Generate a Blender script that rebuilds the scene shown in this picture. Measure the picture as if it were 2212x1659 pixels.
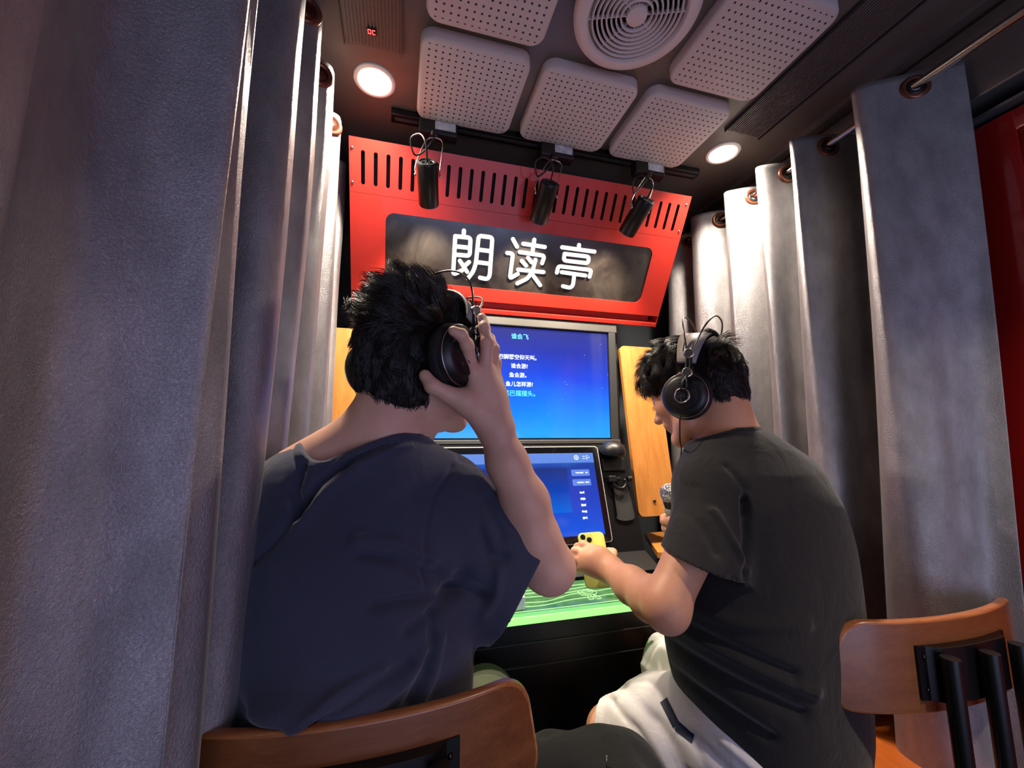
import bpy, bmesh, math, random
import numpy as np
from mathutils import Vector, Matrix, Euler
random.seed(7)
RNG = np.random.default_rng(11)
SC = bpy.context.scene
COL = SC.collection
for _o in list(bpy.data.objects):
    bpy.data.objects.remove(_o)

# ---------------------------------------------------------------- camera
F_PX, CX, CY = 890.0, 1106.0, 829.5
CAM = np.array([0.0, 0.0, 1.17])
RW = np.array([[0.96446566, 0.03240045, 0.26221404],
               [-0.26419315, 0.12887471, 0.95582074],
               [-0.00282374, -0.99113143, 0.13285521]])   # world axes seen from the camera
cam_d = bpy.data.cameras.new('camera')
cam_d.sensor_width = 36.0
cam_d.lens = F_PX / 2212 * 36.0
cam_d.clip_start = 0.02
cam_o = bpy.data.objects.new('camera', cam_d)
COL.objects.link(cam_o)
cam_o.matrix_world = Matrix(((RW[0][0], -RW[0][1], -RW[0][2], CAM[0]),
                             (RW[1][0], -RW[1][1], -RW[1][2], CAM[1]),
                             (RW[2][0], -RW[2][1], -RW[2][2], CAM[2]),
                             (0, 0, 0, 1)))
SC.camera = cam_o

# ---------------------------------------------------------------- light
SC.view_settings.view_transform = 'Standard'
SC.view_settings.look = 'None'
SC.view_settings.gamma = 1.0
SC.view_settings.use_curve_mapping = False
SC.view_settings.exposure = 0.70
wd = bpy.data.worlds.new('world')
SC.world = wd
wd.use_nodes = True
wd.node_tree.nodes['Background'].inputs[0].default_value = (0.60, 0.68, 1.0, 1)
wd.node_tree.nodes['Background'].inputs[1].default_value = 0.20

def area_light(name, loc, direction, size, power, color, spread=180, sizey=None):
    l = bpy.data.lights.new(name, 'AREA')
    l.energy = power
    l.color = color
    l.shape = 'RECTANGLE' if sizey else 'DISK'
    l.size = size
    if sizey:
        l.size_y = sizey
    l.spread = math.radians(spread)
    o = bpy.data.objects.new(name, l)
    o.location = loc
    o.rotation_euler = Vector(direction).to_track_quat('-Z', 'Y').to_euler()
    COL.objects.link(o)
    return o
# daylight falling in through the open end of the booth behind the camera
area_light('daylight', (0.55, -1.25, 0.75), (-0.10, 1, 0.30), 1.5, 7.0, (0.55, 0.60, 1.0), sizey=1.1)
WARM = (1.0, 0.86, 0.70)
for _x, _y in ((-0.089, 1.027), (1.002, 1.015), (0.98, -0.20)):
    area_light('downlight_lamp', (_x, _y, 2.115), (0, 0, -1), 0.07, 7.0 if _y > 0 else 5.0, WARM, spread=125 if _y > 0 else 100)

# ---------------------------------------------------------------- materials
def s2l(c):
    return tuple(((x / 12.92) if x <= 0.04045 else ((x + 0.055) / 1.055) ** 2.4) for x in c)
def hexc(h):
    return s2l(tuple(int(h[i:i + 2], 16) / 255 for i in (0, 2, 4)))

class NT:
    def __init__(s, name):
        s.m = bpy.data.materials.new(name)
        s.m.use_nodes = True
        s.t = s.m.node_tree
        s.b = s.t.nodes['Principled BSDF']
        s.out = s.t.nodes['Material Output']
    def n(s, typ, **kw):
        nd = s.t.nodes.new(typ)
        for k, v in kw.items():
            if k.startswith('i_'):
                nd.inputs[k[2:].replace('_', ' ')].default_value = v
            else:
                setattr(nd, k, v)
        return nd
    def l(s, a, b):
        s.t.links.new(a, b)
    def coord(s, which='Object', scale=(1, 1, 1), rot=(0, 0, 0)):
        tc = s.n('ShaderNodeTexCoord')
        mp = s.n('ShaderNodeMapping')
        mp.inputs['Scale'].default_value = scale
        mp.inputs['Rotation'].default_value = rot
        s.l(tc.outputs[which], mp.inputs['Vector'])
        return mp.outputs['Vector']
    def noise(s, vec, scale, detail=3, rough=0.5, dist=0):
        nd = s.n('ShaderNodeTexNoise')
        nd.inputs['Scale'].default_value = scale
        nd.inputs['Detail'].default_value = detail
        nd.inputs['Roughness'].default_value = rough
        nd.inputs['Distortion'].default_value = dist
        s.l(vec, nd.inputs['Vector'])
        return nd.outputs['Fac']
    def ramp(s, fac, stops):
        r = s.n('ShaderNodeValToRGB')
        e = r.color_ramp.elements
        while len(e) < len(stops):
            e.new(0.5)
        for i, (p, c) in enumerate(stops):
            e[i].position = p
            e[i].color = (*c, 1) if len(c) == 3 else c
        s.l(fac, r.inputs['Fac'])
        return r.outputs['Color']
    def bump(s, h, strength=0.3, dist=0.001):
        b = s.n('ShaderNodeBump')
        b.inputs['Strength'].default_value = strength
        b.inputs['Distance'].default_value = dist
        s.l(h, b.inputs['Height'])
        s.l(b.outputs['Normal'], s.b.inputs['Normal'])
        return b
    def math(s, op, a, b=None, clamp=False):
        m = s.n('ShaderNodeMath', operation=op, use_clamp=clamp)
        for i, v in enumerate((a, b)):
            if v is None:
                continue
            if isinstance(v, (int, float)):
                m.inputs[i].default_value = v
            else:
                s.l(v, m.inputs[i])
        return m.outputs[0]
    def set(s, **kw):
        for k, v in kw.items():
            k = k.replace('_', ' ')
            if k in ('Base Color', 'Emission Color', 'Sheen Tint', 'Subsurface Radius', 'Specular Tint') and len(v) == 3 and k != 'Subsurface Radius':
                v = (*v, 1)
            s.b.inputs[k].default_value = v
        return s

def plain(name, col, rough=0.5, metal=0.0, bump=0.0, bscale=400, spec=0.5, coat=0.0, var=0.0):
    m = NT(name)
    m.set(Base_Color=col, Roughness=rough, Metallic=metal, Specular_IOR_Level=spec, Coat_Weight=coat)
    if bump or var:
        v = m.coord()
        n = m.noise(v, bscale, 3)
        if bump:
            m.bump(n, bump, 0.0006)
        if var:
            n2 = m.noise(v, bscale * 0.06, 4)
            c = m.ramp(n2, [(0.3, tuple(x * (1 - var) for x in col)), (0.7, tuple(min(1, x * (1 + var)) for x in col))])
            m.l(c, m.b.inputs['Base Color'])
    return m.m

def emit(name, col, strength):
    m = NT(name)
    m.set(Base_Color=(0.02, 0.02, 0.02), Emission_Color=col, Emission_Strength=strength, Roughness=0.4)
    return m.m

def cloth(name, col, rough=0.85, scale=900, bump=0.25, sheen=0.08, var=0.12):
    m = NT(name)
    v = m.coord()
    w1 = m.noise(m.coord(scale=(1, 1, 3)), scale, 2)
    big = m.noise(v, 9, 4)
    c = m.ramp(big, [(0.3, tuple(x * (1 - var) for x in col)), (0.7, tuple(x * (1 + var) for x in col))])
    m.l(c, m.b.inputs['Base Color'])
    m.set(Roughness=rough, Sheen_Weight=sheen, Sheen_Roughness=0.5, Specular_IOR_Level=0.25)
    soft = m.noise(m.coord(scale=(1, 1, 0.8), rot=(0.3, 0.5, 0.2)), 16, 4, 0.55, 0.9)
    h = m.math('ADD', m.math('MULTIPLY', soft, 5.0), m.math('MULTIPLY', w1, 0.35))
    m.bump(h, 0.55, 0.0016)
    return m.m

def skin_mat(name, col):
    m = NT(name)
    v = m.coord()
    big = m.noise(v, 14, 4, 0.55)
    c = m.ramp(big, [(0.3, (col[0] * 0.88, col[1] * 0.80, col[2] * 0.78)), (0.68, (col[0] * 1.06, col[1] * 1.04, col[2] * 1.02))])
    m.l(c, m.b.inputs['Base Color'])
    m.set(Roughness=0.5, Subsurface_Weight=0.12, Subsurface_Scale=0.006, Specular_IOR_Level=0.4)
    m.b.inputs['Subsurface Radius'].default_value = (1.0, 0.35, 0.2)
    m.bump(m.noise(v, 520, 3), 0.22, 0.0005)
    return m.m

def wood(name, ca, cb, axis='Z', scale=1.0, rough=0.35, coat=0.3):
    m = NT(name)
    sc = {'Z': (9, 9, 0.7), 'X': (0.7, 9, 9), 'Y': (9, 0.7, 9)}[axis]
    v = m.coord(scale=tuple(x * scale for x in sc))
    n1 = m.noise(v, 4, 6, 0.6, 0.6)
    n2 = m.noise(m.coord(scale=tuple(x * scale * 5 for x in sc)), 8, 3, 0.6)
    f = m.math('ADD', m.math('MULTIPLY', n1, 0.7), m.math('MULTIPLY', n2, 0.3))
    c = m.ramp(f, [(0.33, ca), (0.62, cb)])
    m.l(c, m.b.inputs['Base Color'])
    m.set(Roughness=rough, Coat_Weight=coat, Coat_Roughness=0.25)
    m.bump(f, 0.05, 0.0005)
    return m.m

def curtain_mat(name, col):
    m = NT(name)
    v = m.coord()
    fuzz = m.noise(m.coord(scale=(1, 1, 0.7)), 420, 4, 0.65, 0.4)
    fine = m.noise(v, 1500, 2)
    mid = m.noise(m.coord(scale=(1, 1, 0.45)), 22, 5, 0.6)
    h = m.math('ADD', fuzz, m.math('MULTIPLY', fine, 0.4))
    c = m.ramp(mid, [(0.3, tuple(x * 0.74 for x in col)), (0.7, tuple(min(1, x * 1.16) for x in col))])
    m.l(c, m.b.inputs['Base Color'])
    m.set(Roughness=0.40, Metallic=0.72, Sheen_Weight=0.12, Sheen_Roughness=0.35)
    m.l(m.ramp(mid, [(0.3, (0.50,) * 3), (0.7, (0.34,) * 3)]), m.b.inputs['Roughness'])
    m.bump(h, 0.85, 0.0014)
    return m.m

M = {}
M['ceiling'] = plain('ceiling_grey', hexc('5f574f'), 0.34, 0.0, 0.1, 60, var=0.1)
M['black_wall'] = plain('black_wall', hexc('1c1d20'), 0.55, bump=0.1)
M['greyblue_wall'] = plain('slate_wall', hexc('3a4044'), 0.6, bump=0.1)
M['floor'] = plain('dark_floor', hexc('2a2624'), 0.6, bump=0.3, bscale=120, var=0.2)
M['alu'] = plain('aluminium', hexc('8f8d8a'), 0.38, 0.7, 0.05)
M['chrome'] = plain('chrome', hexc('b8b0aa'), 0.16, 1.0)
M['black_plastic'] = plain('black_plastic', hexc('121214'), 0.38, bump=0.12, bscale=900)
M['kiosk_black'] = plain('kiosk_black', hexc('070708'), 0.45, bump=0.1, bscale=900, spec=0.35)
M['black_gloss'] = plain('black_gloss', hexc('0b0b0d'), 0.12, coat=0.5)
M['black_metal'] = plain('black_metal', hexc('0e0e0f'), 0.35, 0.2, 0.15, 700)
M['dark_grey'] = plain('dark_grey_plastic', hexc('3a3a3a'), 0.45, 0.2, 0.1, 900)
M['screen_bezel'] = plain('screen_bezel', hexc('55534f'), 0.42, 0.35, 0.15, 1200)
M['red'] = plain('red_paint', hexc('cc2f20'), 0.42, 0.0, 0.12, 900, coat=0.15)
M['red_door'] = plain('red_door_paint', hexc('a81a18'), 0.2, 0.0, 0.05, 60, coat=0.8)
M['grille'] = plain('grey_white_plastic', hexc('cfc6c2'), 0.55, 0.0, 0.1, 600)
M['silver'] = plain('silver', hexc('c9c6c2'), 0.25, 1.0)
M['brown_ring'] = plain('copper_brown', hexc('7a4a38'), 0.25, 0.6)
M['frame_silver'] = plain('bright_frame', hexc('d8d6cf'), 0.35, 0.3)
M['white'] = plain('white_plastic', hexc('d9d7dc'), 0.5, bump=0.05)
M['label'] = plain('label_paper', hexc('b9c0c4'), 0.6, var=0.3, bscale=900)
M['curtain'] = curtain_mat('grey_curtain', hexc('a4a2a4'))
M['wood_orange'] = wood('light_beech', hexc('b4702f'), hexc('cc8a44'), 'Z', 1.2, 0.38)
M['wood_edge'] = plain('wood_edge', hexc('b0702f'), 0.5)
M['wood_chair'] = wood('red_brown_plywood', hexc('683a1f'), hexc('84502c'), 'X', 0.9, 0.3, 0.5)
M['wood_chair_edge'] = wood('plywood_edge', hexc('864624'), hexc('ac6e40'), 'X', 1.6, 0.35, 0.3)
M['skinA'] = skin_mat('skin_fair', hexc('d8ab95'))
M['skinB'] = skin_mat('skin_tan', hexc('d09a7a'))
M['shirtA'] = cloth('navy_cotton', hexc('383a4c'), sheen=0.2)
M['shirtB'] = cloth('black_cotton', hexc('1c1a1a'), bump=0.3, sheen=0.18)
M['shorts'] = cloth('white_cotton', hexc('d8d2d0'), bump=0.2, var=0.04)
M['trousersA'] = cloth('olive_cotton', hexc('3c4030'))
M['trousersC'] = cloth('black_trouser', hexc('141514'))
M['navy_tape'] = plain('navy_tape', hexc('131a33'), 0.6)
def hair_mat():
    m = NT('black_hair')
    n_ = m.noise(m.coord(), 160, 2, 0.6)
    m.l(m.ramp(n_, [(0.38, hexc('0d0a08')), (0.62, hexc('2b211a')), (0.78, hexc('5a4632'))]), m.b.inputs['Base Color'])  # brown highlights of the black hair painted into the strand colour by noise
    m.set(Roughness=0.34, Specular_IOR_Level=0.7)
    return m.m
M['hair'] = hair_mat()
M['hair_base'] = plain('hair_base', hexc('100d0b'), 0.7, bump=0.6, bscale=500, spec=0.2)
M['pad'] = plain('ear_pad', hexc('17171a'), 0.7, bump=0.5, bscale=300)
M['strap'] = plain('strap_leather', hexc('8d8580'), 0.5, bump=0.2, bscale=500)
M['phone'] = plain('yellow_green_phone', hexc('b5b95c'), 0.25, coat=0.3, var=0.05)
M['lens'] = plain('lens', hexc('15171c'), 0.1, coat=0.6)
M['downlight'] = emit('downlight_glow', (1.0, 0.90, 0.76), 14.0)
M['down_rim'] = plain('downlight_rim', hexc('e8dccf'), 0.4)
M['lip'] = plain('lip', hexc('8c4a44'), 0.45)

# ---------------------------------------------------------------- helpers
def tag(o, label=None, cat=None, group=None, kind=None):
    if label: o['label'] = label
    if cat: o['category'] = cat
    if group: o['group'] = group
    if kind: o['kind'] = kind
    return o
def thing(name, label, cat, loc=(0, 0, 0), group=None):
    o = bpy.data.objects.new(name, None)
    o.empty_display_size = 0.05
    COL.objects.link(o)
    o.location = loc
    return tag(o, label, cat, group)
def link(name, me, mat, parent=None, smooth=False):
    if mat is not None and not me.materials:
        me.materials.append(mat)
    if smooth:
        me.polygons.foreach_set('use_smooth', [True] * len(me.polygons))
    o = bpy.data.objects.new(name, me)
    COL.objects.link(o)
    if parent is not None:
        o.parent = parent
        o.matrix_parent_inverse = Matrix.Translation(-Vector(parent.location)) if parent.type == 'EMPTY' else Matrix.Identity(4)
    return o
# meshes are authored in world coordinates; a part's own origin stays at the world origin of its thing
def mesh(name, verts, faces, mat, parent=None, smooth=True):
    me = bpy.data.meshes.new(name)
    verts = np.asarray(verts, dtype=np.float32)
    me.from_pydata(verts.tolist(), [], [list(map(int, f)) for f in faces])
    me.update()
    return link(name, me, mat, parent, smooth)
def quads(name, verts, faces, mat, parent=None, smooth=True):
    """fast mesh from an Nx4 face array"""
    me = bpy.data.meshes.new(name)
    n = len(verts); m = len(faces)
    me.vertices.add(n)
    me.vertices.foreach_set('co', np.asarray(verts, np.float32).ravel())
    me.loops.add(m * 4)
    me.loops.foreach_set('vertex_index', np.asarray(faces, np.int32).ravel())
    me.polygons.add(m)
    me.polygons.foreach_set('loop_start', np.arange(0, m * 4, 4, dtype=np.int32))
    me.update(calc_edges=True)
    me.validate()
    return link(name, me, mat, parent, smooth)

class B:
    """collects shapes into one mesh"""
    def __init__(s):
        s.v = []; s.f = []
    def add(s, verts, faces):
        o = len(s.v)
        s.v.extend([tuple(p) for p in verts])
        s.f.extend([tuple(i + o for i in f) for f in faces])
        return s
    def box(s, c, size, R=None, bevel=0.0, seg=2):
        bm = bmesh.new()
        bmesh.ops.create_cube(bm, size=1.0)
        bmesh.ops.scale(bm, vec=size, verts=bm.verts)
        if bevel > 0:
            bmesh.ops.bevel(bm, geom=list(bm.edges), offset=bevel, segments=seg, profile=0.5, affect='EDGES', clamp_overlap=True)
        m = Matrix.Translation(c) @ (R.to_4x4() if R is not None else Matrix.Identity(4))
        bm.verts.index_update()
        vs = [m @ v.co for v in bm.verts]
        fs = [[v.index for v in f.verts] for f in bm.faces]
        bm.free()
        return s.add(vs, fs)
    def tube(s, pts, r, n=12, closed=False, cap=True, squash=None):
        pts = [Vector(p) for p in pts]
        k = len(pts)
        rs = r if isinstance(r, (list, tuple, np.ndarray)) else [r] * k
        tang = []
        for i in range(k):
            if closed:
                t = pts[(i + 1) % k] - pts[i - 1]
            else:
                t = pts[min(i + 1, k - 1)] - pts[max(i - 1, 0)]
            tang.append(t.normalized())
        a = Vector((0, 0, 1))
        if abs(tang[0].dot(a)) > 0.9:
            a = Vector((1, 0, 0))
        nrm = (a - tang[0] * a.dot(tang[0])).normalized()
        vs = []
        for i in range(k):
            nrm = (nrm - tang[i] * nrm.dot(tang[i])).normalized()
            bi = tang[i].cross(nrm)
            for j in range(n):
                an = 2 * math.pi * j / n
                q = squash or (1, 1)
                vs.append(pts[i] + nrm * (math.cos(an) * rs[i] * q[0]) + bi * (math.sin(an) * rs[i] * q[1]))
        fs = []
        kk = k if closed else k - 1
        for i in range(kk):
            for j in range(n):
                i2 = (i + 1) % k
                fs.append((i * n + j, i * n + (j + 1) % n, i2 * n + (j + 1) % n, i2 * n + j))
        if cap and not closed:
            fs.append(tuple(reversed(range(n))))
            fs.append(tuple(range((k - 1) * n, k * n)))
        return s.add(vs, fs)
    def lathe(s, prof, mat4, n=40):
        """prof: (r, z) pairs around local z of mat4"""
        vs = []; fs = []
        k = len(prof)
        for (r, z) in prof:
            for j in range(n):
                a = 2 * math.pi * j / n
                vs.append(mat4 @ Vector((r * math.cos(a), r * math.sin(a), z)))
        for i in range(k - 1):
            for j in range(n):
                fs.append((i * n + j, i * n + (j + 1) % n, (i + 1) * n + (j + 1) % n, (i + 1) * n + j))
        if prof[0][0] > 1e-5: fs.append(tuple(reversed(range(n))))
        if prof[-1][0] > 1e-5: fs.append(tuple(range((k - 1) * n, k * n)))
        return s.add(vs, fs)
    def torus(s, mat4, R, r, n=40, m=12):
        pts = [mat4 @ Vector((R * math.cos(2 * math.pi * i / n), R * math.sin(2 * math.pi * i / n), 0)) for i in range(n)]
        return s.tube(pts, r, m, closed=True)
    def prism(s, outline, mat4, depth):
        """outline in local xy, extruded along +z"""
        n = len(outline)
        vs = [mat4 @ Vector((x, y, 0)) for x, y in outline] + [mat4 @ Vector((x, y, depth)) for x, y in outline]
        fs = [tuple(reversed(range(n))), tuple(range(n, 2 * n))] + [(i, (i + 1) % n, n + (i + 1) % n, n + i) for i in range(n)]
        return s.add(vs, fs)
    def build(s, name, mat, parent=None, smooth=False, auto=None):
        o = mesh(name, s.v, s.f, mat, parent, smooth or auto is not None)
        bm = bmesh.new(); bm.from_mesh(o.data)
        bmesh.ops.recalc_face_normals(bm, faces=bm.faces)
        if auto is not None:
            lim = math.radians(auto)
            for e in bm.edges:
                if len(e.link_faces) == 2 and e.calc_face_angle(0) > lim:
                    e.smooth = False
        bm.to_mesh(o.data); bm.free()
        return o

def basis(origin, x, y, z):
    x, y, z = Vector(x), Vector(y), Vector(z)
    return Matrix(((x.x, y.x, z.x, origin[0]), (x.y, y.y, z.y, origin[1]), (x.z, y.z, z.z, origin[2]), (0, 0, 0, 1)))
def frame_z(origin, z, hint=(0, 0, 1)):
    z = Vector(z).normalized(); h = Vector(hint)
    if abs(z.dot(h)) > 0.95: h = Vector((1, 0, 0))
    x = h.cross(z).normalized(); y = z.cross(x)
    return basis(origin, x, y, z)
def rrect(w, h, r, n=6, cx=0, cy=0):
    pts = []
    for (sx, sy, a0) in ((1, 1, 0), (-1, 1, 90), (-1, -1, 180), (1, -1, 270)):
        for i in range(n + 1):
            a = math.radians(a0 + 90 * i / n)
            pts.append((cx + sx * (w / 2 - r) + r * math.cos(a), cy + sy * (h / 2 - r) + r * math.sin(a)))
    return pts
def catmull(P, n):
    P = np.asarray(P, float)
    t = np.linspace(0, len(P) - 1, n)
    i = np.clip(t.astype(int), 0, len(P) - 2)
    u = (t - i)[:, None]
    p0 = P[np.clip(i - 1, 0, None)]; p1 = P[i]; p2 = P[i + 1]; p3 = P[np.clip(i + 2, None, len(P) - 1)]
    return 0.5 * ((2 * p1) + (-p0 + p2) * u + (2 * p0 - 5 * p1 + 4 * p2 - p3) * u ** 2 + (-p0 + 3 * p1 - 3 * p2 + p3) * u ** 3)

# ---- distance-field sculpting: blended limbs, polygonised once into one continuous skin
class SDF:
    def __init__(s, lo, hi, h):
        s.lo = np.array(lo, np.float32); s.h = h
        s.n = np.ceil((np.array(hi) - s.lo) / h).astype(int) + 1
        s.f = np.full(s.n, 0.08, np.float32)
        s.ax = [s.lo[i] + np.arange(s.n[i], dtype=np.float32) * h for i in range(3)]
    def _slab(s, lo, hi):
        a = np.clip(np.floor((np.array(lo) - s.lo) / s.h).astype(int), 0, s.n)
        b = np.clip(np.ceil((np.array(hi) - s.lo) / s.h).astype(int) + 1, 0, s.n)
        if (b <= a).any(): return None, None
        sl = tuple(slice(a[i], b[i]) for i in range(3))
        g = [s.ax[0][sl[0]][:, None, None], s.ax[1][sl[1]][None, :, None], s.ax[2][sl[2]][None, None, :]]
        return sl, g
    def _mix(s, sl, d, k, mode):
        f = s.f[sl]
        if mode == 'add':
            if k > 0:
                hh = np.clip(k - np.abs(f - d), 0, None) / k
                s.f[sl] = np.minimum(f, d) - hh * hh * k * 0.25
            else: s.f[sl] = np.minimum(f, d)
        else:
            d = -d
            if k > 0:
                hh = np.clip(k - np.abs(f - d), 0, None) / k
                s.f[sl] = np.maximum(f, d) + hh * hh * k * 0.25
            else: s.f[sl] = np.maximum(f, d)
    def cap(s, a, b, ra, rb=None, k=0.01, mode='add', sq=None):
        rb = ra if rb is None else rb
        a = np.array(a, float); b = np.array(b, float)
        m = max(ra, rb) + k + 0.012
        sl, g = s._slab(np.minimum(a, b) - m, np.maximum(a, b) + m)
        if sl is None: return s
        ba = b - a; L2 = max(ba @ ba, 1e-12)
        px, py, pz = g[0] - a[0], g[1] - a[1], g[2] - a[2]
        t = np.clip((px * ba[0] + py * ba[1] + pz * ba[2]) / L2, 0, 1)
        d = np.sqrt((px - t * ba[0]) ** 2 + (py - t * ba[1]) ** 2 + (pz - t * ba[2]) ** 2) - (ra + (rb - ra) * t)
        s._mix(sl, d.astype(np.float32), k, mode)
        return s
    def chain(s, pts, rs, k=0.01, mode='add'):
        for i in range(len(pts) - 1):
            s.cap(pts[i], pts[i + 1], rs[i], rs[i + 1], k, mode)
        return s
    def ell(s, c, r, R=None, k=0.01, mode='add'):
        c = np.array(c, float); r = np.array(r, float)
        m = r.max() + k + 0.012
        sl, g = s._slab(c - m, c + m)
        if sl is None: return s
        px, py, pz = g[0] - c[0], g[1] - c[1], g[2] - c[2]
        if R is not None:
            R = np.array(R)  # columns = local axes
            q = [px * R[0, i] + py * R[1, i] + pz * R[2, i] for i in range(3)]
        else: q = [px, py, pz]
        k0 = np.sqrt((q[0] / r[0]) ** 2 + (q[1] / r[1]) ** 2 + (q[2] / r[2]) ** 2)
        k1 = np.sqrt((q[0] / r[0] ** 2) ** 2 + (q[1] / r[1] ** 2) ** 2 + (q[2] / r[2] ** 2) ** 2)
        d = k0 * (k0 - 1.0) / np.maximum(k1, 1e-6)
        s._mix(sl, d.astype(np.float32), k, mode)
        return s
    def loft(s, rows, yaw=0.0, k=0.02, p=2.3):
        """rows: (z, cx, cy, rx, ry) cross-sections of a trunk"""
        rows = np.array(sorted(rows)); m = 0.06
        z0, z1 = rows[0, 0], rows[-1, 0]
        rm = max(rows[:, 3].max(), rows[:, 4].max()) + m
        sl, g = s._slab((rows[:, 1].min() - rm, rows[:, 2].min() - rm, z0 - m), (rows[:, 1].max() + rm, rows[:, 2].max() + rm, z1 + m))
        z = g[2].ravel(); zz = np.clip(z, z0, z1)
        # smooth interpolation of the table
        tt = np.interp(zz, rows[:, 0], np.arange(len(rows)))
        dense = catmull(rows, 12 * (len(rows) - 1) + 1)
        ti = np.linspace(0, len(rows) - 1, len(dense))
        v = [np.interp(tt, ti, dense[:, i])[None, None, :] for i in range(1, 5)]
        cx, cy, rx, ry = v
        dx = g[0] - cx; dy = g[1] - cy
        c_, s_ = math.cos(yaw), math.sin(yaw)
        u = (dx * c_ + dy * s_) / rx; w = (-dx * s_ + dy * c_) / ry
        q = (np.abs(u) ** p + np.abs(w) ** p) ** (1 / p)
        d = (q - 1) * np.minimum(rx, ry) * 0.9
        dz = np.maximum(z - z1, z0 - z)[None, None, :] + np.zeros_like(d)
        hh = np.clip(0.03 - np.abs(d - dz), 0, None) / 0.03
        d = np.maximum(d, dz) + hh * hh * 0.03 * 0.25
        s._mix(sl, d.astype(np.float32), k, 'add')
        return s
    def plane_cut(s, p, n, lo=None, hi=None):
        """remove everything on the side n points to, inside box lo..hi"""
        p = np.array(p, float); n = np.array(n, float); n /= np.linalg.norm(n)
        sl, g = s._slab(s.lo if lo is None else lo, (s.lo + s.n * s.h) if hi is None else hi)
        d = (g[0] - p[0]) * n[0] + (g[1] - p[1]) * n[1] + (g[2] - p[2]) * n[2]
        s.f[sl] = np.maximum(s.f[sl], d.astype(np.float32))
        return s
    def mesh(s, smooth=1):
        f = s.f
        f[0] = f[-1] = 0.05; f[:, 0] = f[:, -1] = 0.05; f[:, :, 0] = f[:, :, -1] = 0.05
        ins = f < 0
        nx, ny, nz = f.shape
        c = np.zeros((nx - 1, ny - 1, nz - 1), np.int8)
        for dx in (0, 1):
            for dy in (0, 1):
                for dz in (0, 1):
                    c += ins[dx:nx - 1 + dx, dy:ny - 1 + dy, dz:nz - 1 + dz]
        act = (c > 0) & (c < 8)
        idx = np.argwhere(act)
        vid = np.full(act.shape, -1, np.int64)
        vid[act] = np.arange(len(idx))
        cor = np.array([(a, b, d) for a in (0, 1) for b in (0, 1) for d in (0, 1)])
        fv = np.stack([f[idx[:, 0] + a, idx[:, 1] + b, idx[:, 2] + d] for a, b, d in cor], 1)
        acc = np.zeros((len(idx), 3)); cnt = np.zeros(len(idx))
        for i in range(8):
            for j in range(i + 1, 8):
                if np.abs(cor[i] - cor[j]).sum() != 1: continue
                a, b = fv[:, i], fv[:, j]
                mk = (a < 0) != (b < 0)
                t = np.where(mk, a / np.where(mk, a - b, 1), 0)
                acc += np.where(mk[:, None], cor[i] + (cor[j] - cor[i]) * t[:, None], 0)
                cnt += mk
        V = s.lo + (idx + acc / cnt[:, None]) * s.h
        Q = []
        for ax in range(3):
            u, w = [(1, 2), (2, 0), (0, 1)][ax]
            sh = [slice(0, None)] * 3
            a = ins.take(range(0, f.shape[ax] - 1), ax); b = ins.take(range(1, f.shape[ax]), ax)
            e = np.argwhere(a != b)
            flip = a[tuple(e.T)]
            ok = (e[:, u] > 0) & (e[:, w] > 0) & (e[:, u] < f.shape[u] - 1) & (e[:, w] < f.shape[w] - 1)
            e = e[ok]; flip = flip[ok]
            def cell(du, dw):
                q = e.copy(); q[:, u] -= du; q[:, w] -= dw
                return vid[tuple(q.T)]
            q4 = np.stack([cell(1, 1), cell(0, 1), cell(0, 0), cell(1, 0)], 1)
            q4[~flip] = q4[~flip][:, ::-1]
            Q.append(q4)
        Q = np.concatenate(Q)
        for _ in range(smooth):
            V = lap(V, Q)
        return V, Q
def lap(V, Q, a=0.6):
    acc = np.zeros_like(V); cnt = np.zeros(len(V))
    for i in range(4):
        for j in ((i + 1) % 4, (i - 1) % 4):
            for k in range(3):
                acc[:, k] += np.bincount(Q[:, i], weights=V[Q[:, j], k], minlength=len(V))
            cnt += np.bincount(Q[:, i], minlength=len(V))
    return V * (1 - a) + acc / np.maximum(cnt, 1)[:, None] * a
def vnormals(V, Q):
    n = np.cross(V[Q[:, 2]] - V[Q[:, 0]], V[Q[:, 3]] - V[Q[:, 1]])
    N = np.zeros_like(V)
    for i in range(4):
        for k in range(3):
            N[:, k] += np.bincount(Q[:, i], weights=n[:, k], minlength=len(V))
    return N / np.maximum(np.linalg.norm(N, axis=1), 1e-12)[:, None]
def W(px, py, Y):
    """place point at depth Y that was read off the photograph at (px, py)"""
    r = RW @ np.array([px - CX, py - CY, F_PX])
    return CAM + r * (Y / r[1])
def seg_dist(P, poly):
    """distance of points P (n,d) to a polyline"""
    best = np.full(len(P), 9.0)
    poly = np.asarray(poly, float)
    for a, b in zip(poly[:-1], poly[1:]):
        ab = b - a; t = np.clip(((P - a) @ ab) / max(ab @ ab, 1e-12), 0, 1)
        best = np.minimum(best, np.linalg.norm(P - a - t[:, None] * ab, axis=1))
    return best
def folds(V, Q, creases, axes=(0, 2), facing=None):
    """press folds into cloth: creases = (polyline, width, depth); depth > 0 sinks"""
    N = vnormals(V, Q)
    disp = np.zeros(len(V))
    w8 = np.ones(len(V)) if facing is None else np.clip(N @ np.array(facing), 0, 1) ** 0.5
    for poly, w, dp in creases:
        d = seg_dist(V[:, axes], poly)
        disp += -2.2 * dp * np.exp(-(d / w) ** 2) * w8
    return V + N * disp[:, None]
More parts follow.
